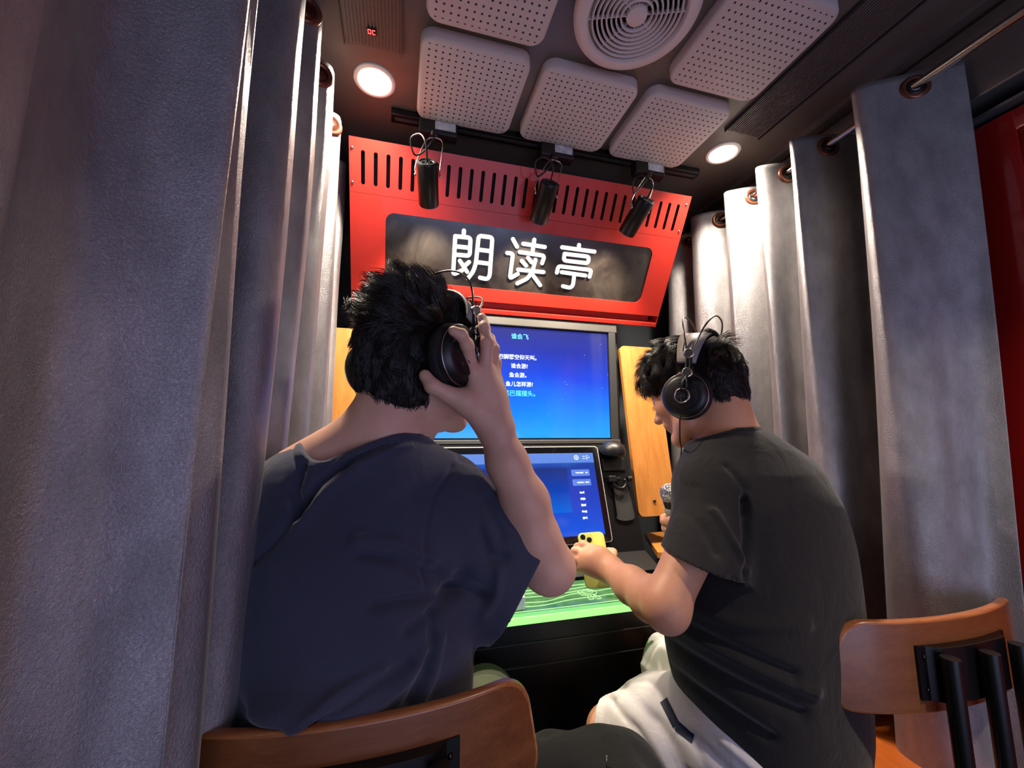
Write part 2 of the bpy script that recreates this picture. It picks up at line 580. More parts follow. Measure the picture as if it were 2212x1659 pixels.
# ================================================================ the booth itself
CEIL = 2.13
def struct(name, b, mat, **k):
    return tag(b.build(name, mat, None, **k), kind='structure')
struct('floor', B().box((0.45, 0.30, -0.02), (2.0, 2.9, 0.04)), M['floor'])
struct('ceiling', B().box((0.47, 0.30, CEIL + 0.02), (1.92, 2.9, 0.04)), M['ceiling'])
struct('wall_back', B().box((0.45, 1.68, 1.05), (2.0, 0.06, 2.2)), M['greyblue_wall'])
struct('wall_left', B().box((-0.49, 0.30, 1.05), (0.06, 2.9, 2.2)), M['black_wall'])
struct('wall_right', B().box((1.44, 0.30, 1.05), (0.06, 2.9, 2.2)), M['black_wall'])
# beam over the right-hand door with its two grooves
struct('trim_1', B().box((1.33, 0.30, 2.03), (0.16, 2.8, 0.18), bevel=0.004), M['alu'])
struct('trim_2', B().box((1.345, 0.30, 1.905), (0.15, 2.8, 0.007)), M['alu'])
struct('trim_3', B().box((-0.42, 0.30, 2.05), (0.08, 2.8, 0.14), bevel=0.004), M['alu'])
struct('trim_4', B().box((1.205, 0.30, CEIL - 0.006), (0.012, 2.8, 0.012)), M['alu'])
# red framed door at the right
d = B()
x0 = 1.30
d.box((x0 + 0.02, 0.30, 0.95), (0.03, 1.9, 1.86))
door = struct('door_1', d, M['red_door'])
fr = B()
for (y, w_) in ((1.21, 0.10), (0.565, 0.13), (-0.10, 0.13)):
    fr.box((x0, y, 0.95), (0.03, w_, 1.88), bevel=0.004)
for z, h_ in ((1.865, 0.05), (0.95, 0.08), (0.06, 0.10)):
    fr.box((x0 + 0.001, 0.53, z), (0.028, 1.36, h_), bevel=0.004)
fr.build('door_frame', M['red_door'], door, auto=35)
for (ya, yb) in ((0.50, -0.03), (1.16, 0.63)):
    for (za, zb) in ((1.84, 0.99), (0.91, 0.11)):
        mo = B(); mo.tube([(x0 - 0.004, ya, za), (x0 - 0.004, yb, za), (x0 - 0.004, yb, zb), (x0 - 0.004, ya, zb)], 0.006, 8, closed=True)
        mo.build('door_moulding', M['red_door'], door, smooth=True)
rv = B()
for z in (1.80, 1.66, 1.45, 1.24, 1.03):
    for y in (0.475, 0.0):
        rv = B(); rv.lathe([(0.005, 0), (0.0045, 0.002), (0.0, 0.004)], frame_z((x0 + 0.004, y, z), (-1, 0, 0)), 14)
        rv.build('door_rivet', M['red_door'], door, smooth=True)

# ---------------------------------------------------------------- ceiling fittings
def holes_mat():
    m = NT('perforated_panel')
    v = m.coord('Object')
    sx = m.n('ShaderNodeSeparateXYZ'); m.l(v, sx.inputs[0])
    pitch = 0.0166
    def cell(o):
        a = m.math('ADD', m.math('DIVIDE', o, pitch), 0.5)
        f = m.math('FRACT', a)
        return m.math('SUBTRACT', f, 0.5)
    cx, cy = cell(sx.outputs[0]), cell(sx.outputs[1])
    r2 = m.math('ADD', m.math('MULTIPLY', cx, cx), m.math('MULTIPLY', cy, cy))
    inside = m.math('LESS_THAN', r2, 0.165 ** 2)
    lim = m.math('MULTIPLY', m.math('LESS_THAN', m.math('ABSOLUTE', sx.outputs[0]), 0.1245), m.math('LESS_THAN', m.math('ABSOLUTE', sx.outputs[1]), 0.1165))
    bot = m.math('LESS_THAN', sx.outputs[2], 0.0006)
    k = m.math('MULTIPLY', m.math('MULTIPLY', inside, lim), bot)
    mx = m.n('ShaderNodeMix', data_type='RGBA')
    m.l(k, mx.inputs[0])
    mx.inputs[6].default_value = (*hexc('c4bab6'), 1)
    mx.inputs[7].default_value = (0.012, 0.011, 0.010, 1)
    m.l(mx.outputs[2], m.b.inputs['Base Color'])
    m.set(Roughness=0.6)
    m.bump(m.noise(v, 500, 3), 0.12, 0.0005)
    return m.m
M['holes'] = holes_mat()
PANELS = [(0.158, 0.995, 'square perforated ceiling panel nearest the left downlight, above the sign'),
          (0.466, 0.995, 'square perforated ceiling panel in the middle, between the round vent and the sign'),
          (0.770, 0.995, 'square perforated ceiling panel nearest the right downlight, above the sign'),
          (0.165, 0.698, 'square perforated ceiling panel left of the round vent, cut by the top of the picture'),
          (0.785, 0.698, 'large looking perforated ceiling panel right of the round vent')]
pan_me = None
for i, (x, y, lab) in enumerate(PANELS):
    if pan_me is None:
        b = B()
        w, h = 0.274, 0.265
        prof = [(0.0, 0.03), (0.0, 0.008), (0.0015, 0.004), (0.004, 0.0015), (0.008, 0.0)]
        rings = [[(px, py, z) for px, py in rrect(w - 2 * ins, h - 2 * ins, 0.034 - ins, 7)] for ins, z in prof]
        vs = [p for r_ in rings for p in r_]; n = len(rings[0]); fs = []
        for k in range(len(rings) - 1):
            for j in range(n):
                fs.append((k * n + j, k * n + (j + 1) % n, (k + 1) * n + (j + 1) % n, (k + 1) * n + j))
        fs.append(tuple(range(n))); fs.append(tuple(range((len(rings) - 1) * n, len(rings) * n)))
        b.add(vs, fs)
        o = b.build('ceiling_panel', M['holes'], None, auto=40)
        pan_me = o.data
    else:
        o = bpy.data.objects.new('ceiling_panel', pan_me); COL.objects.link(o)
    o.location = (x, y, 2.10)
    tag(o, lab, 'ceiling panel', 'perforated panels on the ceiling')

# round fan grille
t = thing('ceiling_vent', 'round pale grey ceiling vent with concentric rings', 'vent', (0.480, 0.695, 2.10))
Mx = basis((0.480, 0.695, 2.10), (1, 0, 0), (0, -1, 0), (0, 0, -1))
B().lathe([(0.136, -0.03), (0.139, -0.02), (0.1385, -0.006), (0.134, 0.002), (0.122, 0.007), (0.110, 0.006), (0.106, 0.0), (0.105, -0.012)], Mx, 72).build('rim', M['grille'], t, auto=50)
for k, r_ in enumerate((0.097, 0.0865, 0.076, 0.0655, 0.055, 0.0445, 0.034)):
    B().lathe([(r_ + 0.0032, -0.010), (r_ + 0.0012, 0.004), (r_ - 0.0012, 0.004), (r_ - 0.0030, -0.010), (r_ + 0.0032, -0.010)], Mx, 60).build('ring', M['grille'], t, smooth=True)
sp = B()
for k in range(8):
    a = math.radians(k * 45 + 20)
    c = Mx @ Vector((0.062 * math.cos(a), 0.062 * math.sin(a), -0.006))
    sp.box(c, (0.088, 0.0016, 0.012), Matrix.Rotation(-a, 3, 'Z'))
sp.build('spokes', M['grille'], t)
B().lathe([(0.0, 0.006), (0.018, 0.006), (0.022, 0.004), (0.024, -0.004), (0.024, -0.01)], Mx, 40).build('hub', M['grille'], t, auto=45)
B().lathe([(0.0, -0.0285), (0.106, -0.0285)], Mx, 40).build('dark_duct', M['black_plastic'], t)

# recessed downlights
for (x, y, lab) in ((-0.092, 1.055, 'glowing round downlight left of the ceiling panels'),
                    (1.030, 1.045, 'glowing round downlight right of the ceiling panels')):
    t = thing('downlight', lab, 'ceiling light', (x, y, CEIL), 'round downlights')
    Mx = basis((x, y, CEIL), (1, 0, 0), (0, -1, 0), (0, 0, -1))
    B().lathe([(0.0, 0.003), (0.043, 0.003)], Mx, 48).build('diffuser', M['downlight'], t)
    B().lathe([(0.043, 0.002), (0.045, 0.006), (0.052, 0.005), (0.056, 0.0)], Mx, 48).build('rim', M['down_rim'], t, smooth=True)

# ribbed dark panels beside the downlights
for (xa, xb, ya, yb, lab, nm) in ((-0.157, -0.022, 0.40, 0.955, 'dark ribbed ceiling panel at the left with a small red digital readout', 'L'),
                              (0.955, 1.085, 0.30, 0.955, 'dark ribbed ceiling strip running to the right downlight', 'R')):
    t = thing('ribbed_ceiling_panel', lab, 'ceiling panel', ((xa + xb) / 2, (ya + yb) / 2, CEIL))
    B().box(((xa + xb) / 2, (ya + yb) / 2, CEIL - 0.002), (xb - xa, yb - ya, 0.004), bevel=0.001).build('base_plate', M['ceiling'], t)
    rb = B()
    nr = 16
    for k in range(nr):
        x = xa + 0.010 + (xb - xa - 0.02) * k / (nr - 1)
        rb.box((x, (ya + yb) / 2, CEIL - 0.0055), (0.0030, yb - ya - 0.01, 0.004))
    rb.build('ribs', M['ceiling'], t)
    eg = B()
    for x in (xa, xb):
        eg.box((x, (ya + yb) / 2, CEIL - 0.006), (0.003, yb - ya, 0.010))
    eg.build('edge_strip', M['dark_grey'], t)
    if nm == 'L':
        cxd, cyd = -0.0905, 0.906
        B().box((cxd, cyd, CEIL - 0.009), (0.022, 0.014, 0.003)).build('display', M['black_gloss'], t)
        dg = B()
        zz = CEIL - 0.011
        def seg(ax, ay, bx, by):
            dg.tube([(cxd + ax, cyd + ay, zz), (cxd + bx, cyd + by, zz)], 0.0009, 6)
        # seen from below: "0" and "C"
        for ox, segs in ((-0.0055, 'abcdef'), (0.0045, 'adef')):
            w2, h2 = 0.0030, 0.0048
            P = {'a': ((-w2, -h2), (w2, -h2)), 'b': ((w2, -h2), (w2, 0)), 'c': ((w2, 0), (w2, h2)), 'd': ((-w2, h2), (w2, h2)), 'e': ((-w2, 0), (-w2, h2)), 'f': ((-w2, -h2), (-w2, 0))}
            for s_ in segs:
                (ax, ay), (bx, by) = P[s_]
                seg(ox + ax, -ay, ox + bx, -by)
        dg.build('digits', emit('red_led', (1.0, 0.03, 0.03), 5.0), t)

# ---------------------------------------------------------------- track with three spots
t = thing('lighting_track', 'black lighting track across the ceiling above the sign', 'light track', (0.48, 1.150, CEIL))
B().box((0.48, 1.150, CEIL - 0.012), (1.06, 0.035, 0.022), bevel=0.002).build('rail', M['black_metal'], t)
B().box((0.48, 1.1485, CEIL - 0.0245), (1.04, 0.010, 0.003)).build('slot', M['dark_grey'], t)
SP = [(0.085, 0.052, 0.066, 'matt black track spotlight at the left, pointing at the sign'),
      (0.460, 0.413, 0.408, 'matt black track spotlight in the middle of the track'),
      (0.797, 0.742, 0.722, 'matt black track spotlight at the right end of the track')]
for (ax, bx, fx, lab) in SP:
    t = thing('spotlight', lab, 'spotlight', (ax, 1.13, 2.05), 'black spotlights on the track')
    B().box((ax, 1.135, 2.084), (0.112, 0.036, 0.050), bevel=0.003).build('adapter', M['black_plastic'], t)
    lb = B().box((ax + 0.02, 1.1165, 2.085), (0.060, 0.0015, 0.026)).build('sticker', M['label'], t)
    back = Vector((bx, 1.068, 1.930)); axis = Vector((fx - bx, 0.098, -0.070)).normalized()
    Mx = frame_z(back, axis)
    R_, L_ = 0.0290, 0.122
    body = B().lathe([(0.0, 0.003), (0.020, 0.003), (0.0215, 0.0), (0.0255, 0.0), (0.028, 0.003), (R_, 0.006), (R_, L_ - 0.004), (R_ - 0.002, L_), (R_ - 0.005, L_), (R_ - 0.006, L_ - 0.02), (0.0, L_ - 0.02)], Mx, 40).build('body', M['black_metal'], t, auto=40)
    vt = B()
    for k in range(10):
        a = 2 * math.pi * k / 10
        vt.tube([Mx @ Vector((0.007 * math.cos(a), 0.007 * math.sin(a), 0.0028)), Mx @ Vector((0.0165 * math.cos(a), 0.0165 * math.sin(a), 0.0028))], 0.0016, 6)
    vt.build('vent_slots', M['black_gloss'], body)
    hub = Vector((ax - 0.012, 1.118, 2.045))
    side = axis.cross(Vector((0, 0, 1))).normalized()
    piv = back + axis * 0.038
    yo = B()
    pts = [piv + side * 0.033, piv + side * 0.034 + Vector((0, 0, 0.03)), hub + side * 0.024 - Vector((0, 0, 0.016)), hub - Vector((0, 0, 0.002)), hub - side * 0.024 - Vector((0, 0, 0.016)), piv - side * 0.034 + Vector((0, 0, 0.03)), piv - side * 0.033]
    yo.tube(catmull(pts, 30), 0.0016, 8, squash=(1, 1.8))
    yo.build('yoke', M['silver'], t, smooth=True)
    for sgn in (1, -1):
        sc = B(); sc.lathe([(0.0, 0.004), (0.004, 0.0035), (0.0045, 0.0)], frame_z(piv + side * sgn * 0.0335, side * sgn), 16)
        sc.build('pivot_screw', M['silver'], t, smooth=True)
    B().lathe([(0.012, 0), (0.012, 0.012), (0.004, 0.014), (0.0, 0.014)], frame_z(hub + Vector((0, 0, 0.014)), (0, 0, -1)), 20).build('swivel', M['black_plastic'], t, auto=40)
    cb = catmull([back + axis * 0.002, back - axis * 0.035 + Vector((-0.002, 0, 0.012)), back + Vector((-0.022, -0.02, 0.062)), back + Vector((-0.045, 0.0, 0.058)), back + Vector((-0.034, 0.02, 0.028)), back + Vector((-0.008, 0.03, 0.050)), hub + Vector((0.004, 0.002, 0.004))], 40)
    B().tube(cb, 0.0026, 8).build('cable', M['black_plastic'], t, smooth=True)
    l = bpy.data.lights.new('spot_lamp', 'SPOT'); l.energy = 19.0; l.color = (1.0, 0.86, 0.68); l.spot_size = math.radians(105); l.spot_blend = 0.8; l.shadow_soft_size = 0.018
    lo = bpy.data.objects.new('spot_lamp', l); COL.objects.link(lo)
    lo.location = back + axis * (L_ + 0.004)
    lo.rotation_euler = (axis + Vector((0, -0.15, -0.75))).normalized().to_track_quat('-Z', 'Y').to_euler()

# ---------------------------------------------------------------- red sign
SU = (0.0, -0.5215, 0.8533); SN = (0.0, -0.8533, -0.5215)
SG = basis((0, 1.15, 2.023), (1, 0, 0), SU, SN)        # local x right, y up the face, z out of the face
XL, XR = -0.163, 0.982
sign = thing('sign_box', 'red metal sign box with slotted top and three white Chinese characters', 'sign', (0.41, 1.3, 1.6))
def plate(cells, y0, y1, outline_fn, depth, thin=False):
    """one face made of cells, each pierced by a hole"""
    b = B()
    for (xa, xb, hx, hy) in cells:
        hole = outline_fn(hx, hy)
        cxm, cym = hx, hy
        ring = []
        na = len(hole) // 4
        for q, (px, py) in enumerate(hole):
            cor_, k_ = divmod(q, na)
            X_ = xb if cor_ in (0, 3) else xa; Y_ = y1 if cor_ in (0, 1) else y0
            a_, e_ = hole[cor_ * na], hole[cor_ * na + na - 1]
            u_ = k_ / (na - 1)
            # walk round the outer corner while the hole walks round its arc
            p_a = (X_, a_[1]) if cor_ in (0, 2) else (a_[0], Y_)
            p_e = (e_[0], Y_) if cor_ in (0, 2) else (X_, e_[1])
            if u_ <= 0.5:
                v_ = u_ * 2; ring.append((p_a[0] + (X_ - p_a[0]) * v_, p_a[1] + (Y_ - p_a[1]) * v_, False))
            else:
                v_ = u_ * 2 - 1; ring.append((X_ + (p_e[0] - X_) * v_, Y_ + (p_e[1] - Y_) * v_, False))
        n = len(hole)
        vs = [SG @ Vector((x, y, 0)) for x, y in hole] + [SG @ Vector((x, y, 0)) for x, y, _ in ring] + [SG @ Vector((x, y, -depth)) for x, y in hole]
        fs = []
        for j in range(n):
            j2 = (j + 1) % n
            fs.append((j, j2, n + j2, n + j))
            fs.append((j2, j, 2 * n + j, 2 * n + j2))
        b.add(vs, fs)
    return b
NS = 31; pitch = 0.03547
sx0 = -0.1252
cells = []
for k in range(NS):
    hx = sx0 + k * pitch
    xa = XL if k == 0 else hx - pitch / 2
    xb = XR if k == NS - 1 else hx + pitch / 2
    cells.append((xa, xb, hx, -0.073))
b = plate(cells, -0.1412, 0.0, lambda hx, hy: rrect(0.0112, 0.090, 0.0055, 6, hx, hy), 0.003, True)
vp = b.build('slotted_plate', M['red'], sign)
b = plate([(XL, XR, 0.413, -0.288)], -0.432, -0.142, lambda hx, hy: rrect(0.944, 0.204, 0.026, 10, hx, hy), 0.006)
b.build('front_plate', M['red'], sign)
# body behind: sides, seam shadow, top and the stepped lip below
bd = B()
def sbox(b, x0, x1, y0, y1, z0, z1, bevel=0.0):
    Rm = SG.to_3x3()
    c = SG @ Vector(((x0 + x1) / 2, (y0 + y1) / 2, (z0 + z1) / 2))
    b.box(c, (x1 - x0, y1 - y0, z1 - z0), Rm, bevel)
sbox(bd, XL, XL + 0.003, -0.48, 0.0, -0.09, -0.0005)
sbox(bd, XR - 0.003, XR, -0.48, 0.0, -0.09, -0.0005)
sbox(bd, XL, XR, 0.0, 0.003, -0.06, 0.0)
sbox(bd, XL, XR, -0.435, -0.432, -0.04, 0.0)
sbox(bd, XL, XR, -0.479, -0.462, -0.07, -0.001, 0.002)
sbox(bd, XL + 0.02, XR - 0.02, -0.462, -0.434, -0.04, -0.037)
bd.build('housing', M['red'], sign)
bk = B()
sbox(bk, XL + 0.004, XR - 0.004, -0.43, -0.004, -0.045, -0.040)
bk.build('backing', M['black_wall'], sign)
for x in (-0.155, 0.969):
    for y in (-0.026, -0.116):
        sc = B(); sc.lathe([(0.0042, 0), (0.0036, 0.0018), (0.0, 0.0028)], SG @ Matrix.Translation((x, y, 0)), 16)
        sc.build('screw', M['silver'], sign, smooth=True)
gm = NT('smudged_glass')
v = gm.coord(scale=(1, 1, 0.6))
sm = gm.noise(v, 7, 5, 0.6, 0.8)
gm.l(gm.ramp(sm, [(0.3, (0.16,) * 3), (0.7, (0.42,) * 3)]), gm.b.inputs['Roughness'])
gm.l(gm.ramp(sm, [(0.35, hexc('1a1614')), (0.75, hexc('3a332c'))]), gm.b.inputs['Base Color'])
gm.set(Specular_IOR_Level=0.9, Coat_Weight=0.3, Coat_Roughness=0.12)
gl = B()
gl.prism(rrect(0.946, 0.206, 0.027, 8, 0.413, -0.288), SG @ Matrix.Translation((0, 0, -0.008)), 0.004)
gl.build('glass_panel', gm.m, sign)

# lettering strokes on the sign face, in metres (x, v) measured down the face
ZS = [[(377, 68), (375, 105)], [(308, 112), (430, 124), (423, 268), (300, 258)], [(306, 192), (426, 205)],
      [(308, 112), (291, 418), (362, 384)], [(345, 308), (402, 395)], [(418, 318), (378, 352)],
      [(408, 448), (450, 395), (472, 330), (495, 108), (604, 122), (582, 430), (560, 455), (505, 442)],
      [(487, 218), (596, 232)], [(476, 318), (588, 332)],
      [(768, 135), (800, 195)], [(722, 245), (768, 250), (742, 450), (806, 412)],
      [(938, 140), (922, 250)], [(850, 172), (1022, 198)], [(822, 238), (1020, 268), (1000, 328)],
      [(838, 308), (872, 346)], [(888, 284), (916, 320)], [(948, 300), (925, 388), (885, 448), (802, 488)],
      [(808, 378), (1012, 398)], [(925, 420), (985, 502)],
      [(1295, 182), (1292, 215)], [(1160, 200), (1418, 235)], [(1180, 252), (1374, 275), (1366, 328), (1172, 305), (1180, 252)],
      [(1118, 402), (1130, 350), (1394, 382), (1378, 435)], [(1156, 398), (1345, 425)], [(1258, 412), (1246, 505), (1222, 524), (1166, 510)]]
def sign_pt(zx, zy):
    px, py = 900 + zx / 3.687, 480 + zy / 3.687
    r = RW @ np.array([px - CX, py - CY, F_PX])
    n = np.array(SN); p0 = np.array([0, 1.15, 2.023])
    tt = n @ (p0 - CAM) / (n @ r); p = CAM + r * tt
    return p[0], float((p - p0) @ np.array(SU))
lt_m = emit('sign_letter', (1.0, 0.97, 0.86), 1.1)
groups = (range(0, 9), range(9, 19), range(19, 25))
for g in groups:
    lb = B()
    for i in g:
        P = [sign_pt(*p) for p in ZS[i]]
        P = [SG @ Vector((x, y, -0.0025)) for x, y in P]
        # round the corners of a stroke a little
        if len(P) > 2:
            Q_ = [P[0]]
            for a_, b_, c_ in zip(P[:-2], P[1:-1], P[2:]):
                l1 = min(0.010, (b_ - a_).length * 0.4); l2 = min(0.010, (c_ - b_).length * 0.4)
                s_ = b_ + (a_ - b_).normalized() * l1; e_ = b_ + (c_ - b_).normalized() * l2
                for k in range(5):
                    u = k / 4
                    Q_.append(s_ * (1 - u) ** 2 + b_ * 2 * u * (1 - u) + e_ * u * u)
            Q_.append(P[-1]); P = Q_
        # flat ribbon stroke with round ends
        w_ = 0.0066
        left = []; right = []
        nrm = Vector(SN)
        for k, p in enumerate(P):
            tg = (P[min(k + 1, len(P) - 1)] - P[max(k - 1, 0)]).normalized()
            s_ = nrm.cross(tg)
            left.append((p + s_ * w_, p - s_ * w_))
        vs = []; fs = []
        for a_, b_ in left:
            vs += [a_, b_, a_ + nrm * 0.003, b_ + nrm * 0.003]
        for k in range(len(left) - 1):
            o_ = k * 4
            fs += [(o_, o_ + 4, o_ + 6, o_ + 2), (o_ + 1, o_ + 3, o_ + 7, o_ + 5), (o_ + 2, o_ + 6, o_ + 7, o_ + 3), (o_, o_ + 1, o_ + 5, o_ + 4)]
        lb.add(vs, fs)
        for p in (P[0], P[-1]):
            lb.lathe([(w_, 0), (w_, 0.003), (0.0, 0.003)], frame_z(p, nrm), 18)
    lb.build('character', lt_m, sign)

# ================================================================ monitor
MY = 1.42
mon = thing('monitor', 'large monitor under the red sign showing white and cyan lyrics on blue', 'monitor', (0.42, MY, 1.39))
sxa, sxb, sza, szb = 0.066, 0.774, 1.174, 1.576
bz = B()
bz.prism([(x, z) for x, z in rrect(0.780, 0.462, 0.014, 5, 0.4205, 1.384)], basis((0, MY + 0.040, 0), (1, 0, 0), (0, 0, 1), (0, -1, 0)), 0.038)
bz.build('casing', M['black_plastic'], mon)
fr = B()
fw = [(0.030, 1.595, 0.812, 1.617), (0.030, 1.1545, 0.812, 1.170)]
fr.box((0.421, MY - 0.006, 1.5985), (0.782, 0.014, 0.036), bevel=0.003)
fr.build('bezel', M['screen_bezel'], mon)
fr = B()
fr.box((0.421, MY - 0.006, 1.160), (0.782, 0.014, 0.016), bevel=0.003)
fr.build('bezel', M['screen_bezel'], mon)
fr = B()
fr.box((0.0485, MY - 0.0055, 1.381), (0.030, 0.013, 0.44), bevel=0.003)
fr.build('side_bezel', M['dark_grey'], mon)
fr = B()
fr.box((0.7915, MY - 0.0055, 1.381), (0.030, 0.013, 0.44), bevel=0.003)
fr.build('side_bezel', M['dark_grey'], mon)
sm_ = NT('lyrics_screen')
v = sm_.coord('Object')
sx = sm_.n('ShaderNodeSeparateXYZ'); sm_.l(v, sx.inputs[0])
zn = sm_.math('DIVIDE', sm_.math('SUBTRACT', sx.outputs[2], sza), szb - sza)
wob = sm_.math('MULTIPLY', sm_.math('SUBTRACT', sm_.noise(v, 5, 3), 0.5), 0.22)
zz = sm_.math('ADD', zn, wob)
grad = sm_.ramp(zz, [(0.02, hexc('1e9cf0')), (0.30, hexc('0a74ee')), (0.55, hexc('0644dc')), (0.78, hexc('1a30a8')), (1.0, hexc('2a3186'))])
vor = sm_.n('ShaderNodeTexVoronoi'); vor.inputs['Scale'].default_value = 42; sm_.l(v, vor.inputs['Vector'])
star = sm_.math('LESS_THAN', vor.outputs['Distance'], 0.055)
sel = sm_.math('GREATER_THAN', sm_.noise(v, 18, 1), 0.52)
star = sm_.math('MULTIPLY', sm_.math('MULTIPLY', star, sel), sm_.math('GREATER_THAN', zn, 0.3))
mx = sm_.n('ShaderNodeMix', data_type='RGBA'); sm_.l(star, mx.inputs[0]); sm_.l(grad, mx.inputs[6]); mx.inputs[7].default_value = (0.5, 0.65, 1, 1)
sm_.l(mx.outputs[2], sm_.b.inputs['Emission Color'])
sm_.set(Base_Color=(0.005, 0.005, 0.01), Emission_Strength=0.75, Roughness=0.08, Specular_IOR_Level=0.5)
B().box(((sxa + sxb) / 2, MY - 0.0005, (sza + szb) / 2), (sxb - sxa, 0.004, szb - sza)).build('screen', sm_.m, mon)
def text_part(txt, size, loc, mat, parent, name='caption', rot=None, align='CENTER', extr=0.0002, weight=0.0):
    cu = bpy.data.curves.new(name, 'FONT')
    cu.body = txt; cu.size = size; cu.align_x = align; cu.align_y = 'CENTER'; cu.extrude = extr; cu.offset = weight
    cu.resolution_u = 3
    to = bpy.data.objects.new(name, cu); COL.objects.link(to)
    to.matrix_world = rot if rot is not None else basis(loc, (1, 0, 0), (0, 0, 1), (0, -1, 0))
    bpy.context.view_layer.update()
    dg = bpy.context.evaluated_depsgraph_get()
    me = bpy.data.meshes.new_from_object(to.evaluated_get(dg))
    me.transform(to.matrix_world)
    bpy.data.objects.remove(to)
    me.materials.clear()
    return link(name, me, mat, parent)
cy_m = emit('cyan_text', hexc('4ce6ff'), 1.0)
wh_m = emit('white_text', (0.86, 0.97, 1.0), 1.0)
for txt, px, py, sz, mt in (('谁会飞', 1123, 728, 0.0225, cy_m), ('四脚腾空仰天叫。', 1122, 772.5, 0.0195, wh_m), ('谁会游?', 1122, 791.5, 0.0195, wh_m),
                        ('鱼会游。', 1122, 811, 0.0195, wh_m), ('鱼儿怎样游?', 1122, 830.5, 0.0195, wh_m), ('摇摇尾巴摆摆头。', 1113, 850.5, 0.0225, cy_m)):
    p = W(px, py, MY - 0.003)
    text_part(txt, sz, (p[0], MY - 0.0035, p[2]), mt, mon, 'lyric_line', weight=0.00022)

# ================================================================ kiosk body and touch screen
kiosk = thing('kiosk_console', 'black console cabinet carrying the touch screen below the monitor', 'kiosk', (0.405, 1.35, 0.0))
TY = lambda z: 1.375 - (1.137 - z) * 0.298       # front plane of the console
b = B()
pr = [(TY(1.150), 1.150), (TY(0.80), 0.80), (1.19, 0.765), (1.19, 0.735), (1.08, 0.735), (1.08, 0.02), (1.60, 0.02), (1.60, 1.150)]
b.prism([(y, z) for y, z in pr], basis((-0.005, 0, 0), (0, 1, 0), (0, 0, 1), (1, 0, 0)), 0.815)
b.build('cabinet', M['kiosk_black'], kiosk)
# the flat body that fills the space behind the monitor
B().box((0.415, 1.535, 1.39), (0.86, 0.14, 0.50)).build('upper_back', M['black_wall'], kiosk)
for z in (0.655, 0.60):
    B().box((0.40, 1.0785, z), (0.80, 0.004, 0.0022)).build('panel_seam', M['dark_grey'], kiosk)
tf = basis((0.405, TY(0.986) - 0.0, 0.986), (1, 0, 0), Vector((0, 0.298, 1)).normalized(), Vector((0, -1, 0.298)).normalized())
def tbox(b, x0, x1, y0, y1, z0, z1, bevel=0):
    c = tf @ Vector(((x0 + x1) / 2, (y0 + y1) / 2, (z0 + z1) / 2)); b.box(c, (x1 - x0, y1 - y0, z1 - z0), tf.to_3x3(), bevel)
ts = thing('touch_screen', 'tilted touch screen with silver edge and blue menu below the monitor', 'touch screen', (0.405, 1.33, 0.986))
TW, TH = 0.570, 0.322
B().prism(rrect(TW, TH, 0.012, 5), tf @ Matrix.Translation((0, 0, 0.001)), 0.014).build('frame', M['frame_silver'], ts)
B().prism(rrect(TW - 0.006, TH - 0.006, 0.010, 5), tf @ Matrix.Translation((0, 0, 0.0152)), 0.0012).build('glass_border', M['black_gloss'], ts)
DW, DH = 0.522, 0.272
tm = NT('menu_screen')
v = tm.coord('Object'); sx = tm.n('ShaderNodeSeparateXYZ'); tm.l(v, sx.inputs[0])
zn = tm.math('DIVIDE', tm.math('SUBTRACT', sx.outputs[2], 0.86), 0.25)
grad = tm.ramp(tm.math('ADD', zn, tm.math('MULTIPLY', tm.math('SUBTRACT', tm.noise(v, 6, 2), 0.5), 0.2)), [(0.0, hexc('0c50d8')), (0.5, hexc('0a3cb8')), (0.86, hexc('123a9c')), (1.0, hexc('2a6cc8'))])
tm.l(grad, tm.b.inputs['Emission Color'])
tm.set(Base_Color=(0.005, 0.005, 0.01), Emission_Strength=0.68, Roughness=0.12, Specular_IOR_Level=0.5)
b = B(); tbox(b, -DW / 2, DW / 2, -DH / 2, DH / 2, 0.0163, 0.0170); b.build('display', tm.m, ts)
def panel_ui(name, x0, x1, y0, y1, mat, lift=0.0173, r=0.002):
    return B().prism(rrect(x1 - x0, y1 - y0, r, 4, (x0 + x1) / 2, (y0 + y1) / 2), tf @ Matrix.Translation((0, 0, lift)), 0.0003).build(name, mat, ts)
panel_ui('top_bar', -DW / 2, DW / 2, DH / 2 - 0.034, DH / 2, emit('bar_blue', hexc('3c78d6'), 0.68), r=0.0005)
um = NT('preview'); v = um.coord('Object'); sx = um.n('ShaderNodeSeparateXYZ'); um.l(v, sx.inputs[0])
g2 = um.ramp(um.math('DIVIDE', um.math('SUBTRACT', sx.outputs[2], 0.92), 0.16), [(0.0, hexc('0e6ae0')), (0.5, hexc('0a40b0')), (0.95, hexc('24357c'))])
um.l(g2, um.b.inputs['Emission Color']); um.set(Base_Color=(0, 0, 0), Emission_Strength=0.66, Roughness=0.15)
panel_ui('preview_window', -0.19, 0.155, -0.062, 0.085, um.m, r=0.0005)
bb = emit('button_blue', hexc('4a78d8'), 0.7)
for y in (0.067, 0.034):
    panel_ui('menu_button', 0.170, 0.238, y - 0.011, y + 0.011, bb, r=0.003)
wt = emit('ui_white', (0.75, 0.85, 1.0), 0.9)
def ui_text(txt, size, x, y):
    m4 = tf @ Matrix.Translation((x, y, 0.0178))
    text_part(txt, size, None, wt, ts, 'menu_text', rot=m4)
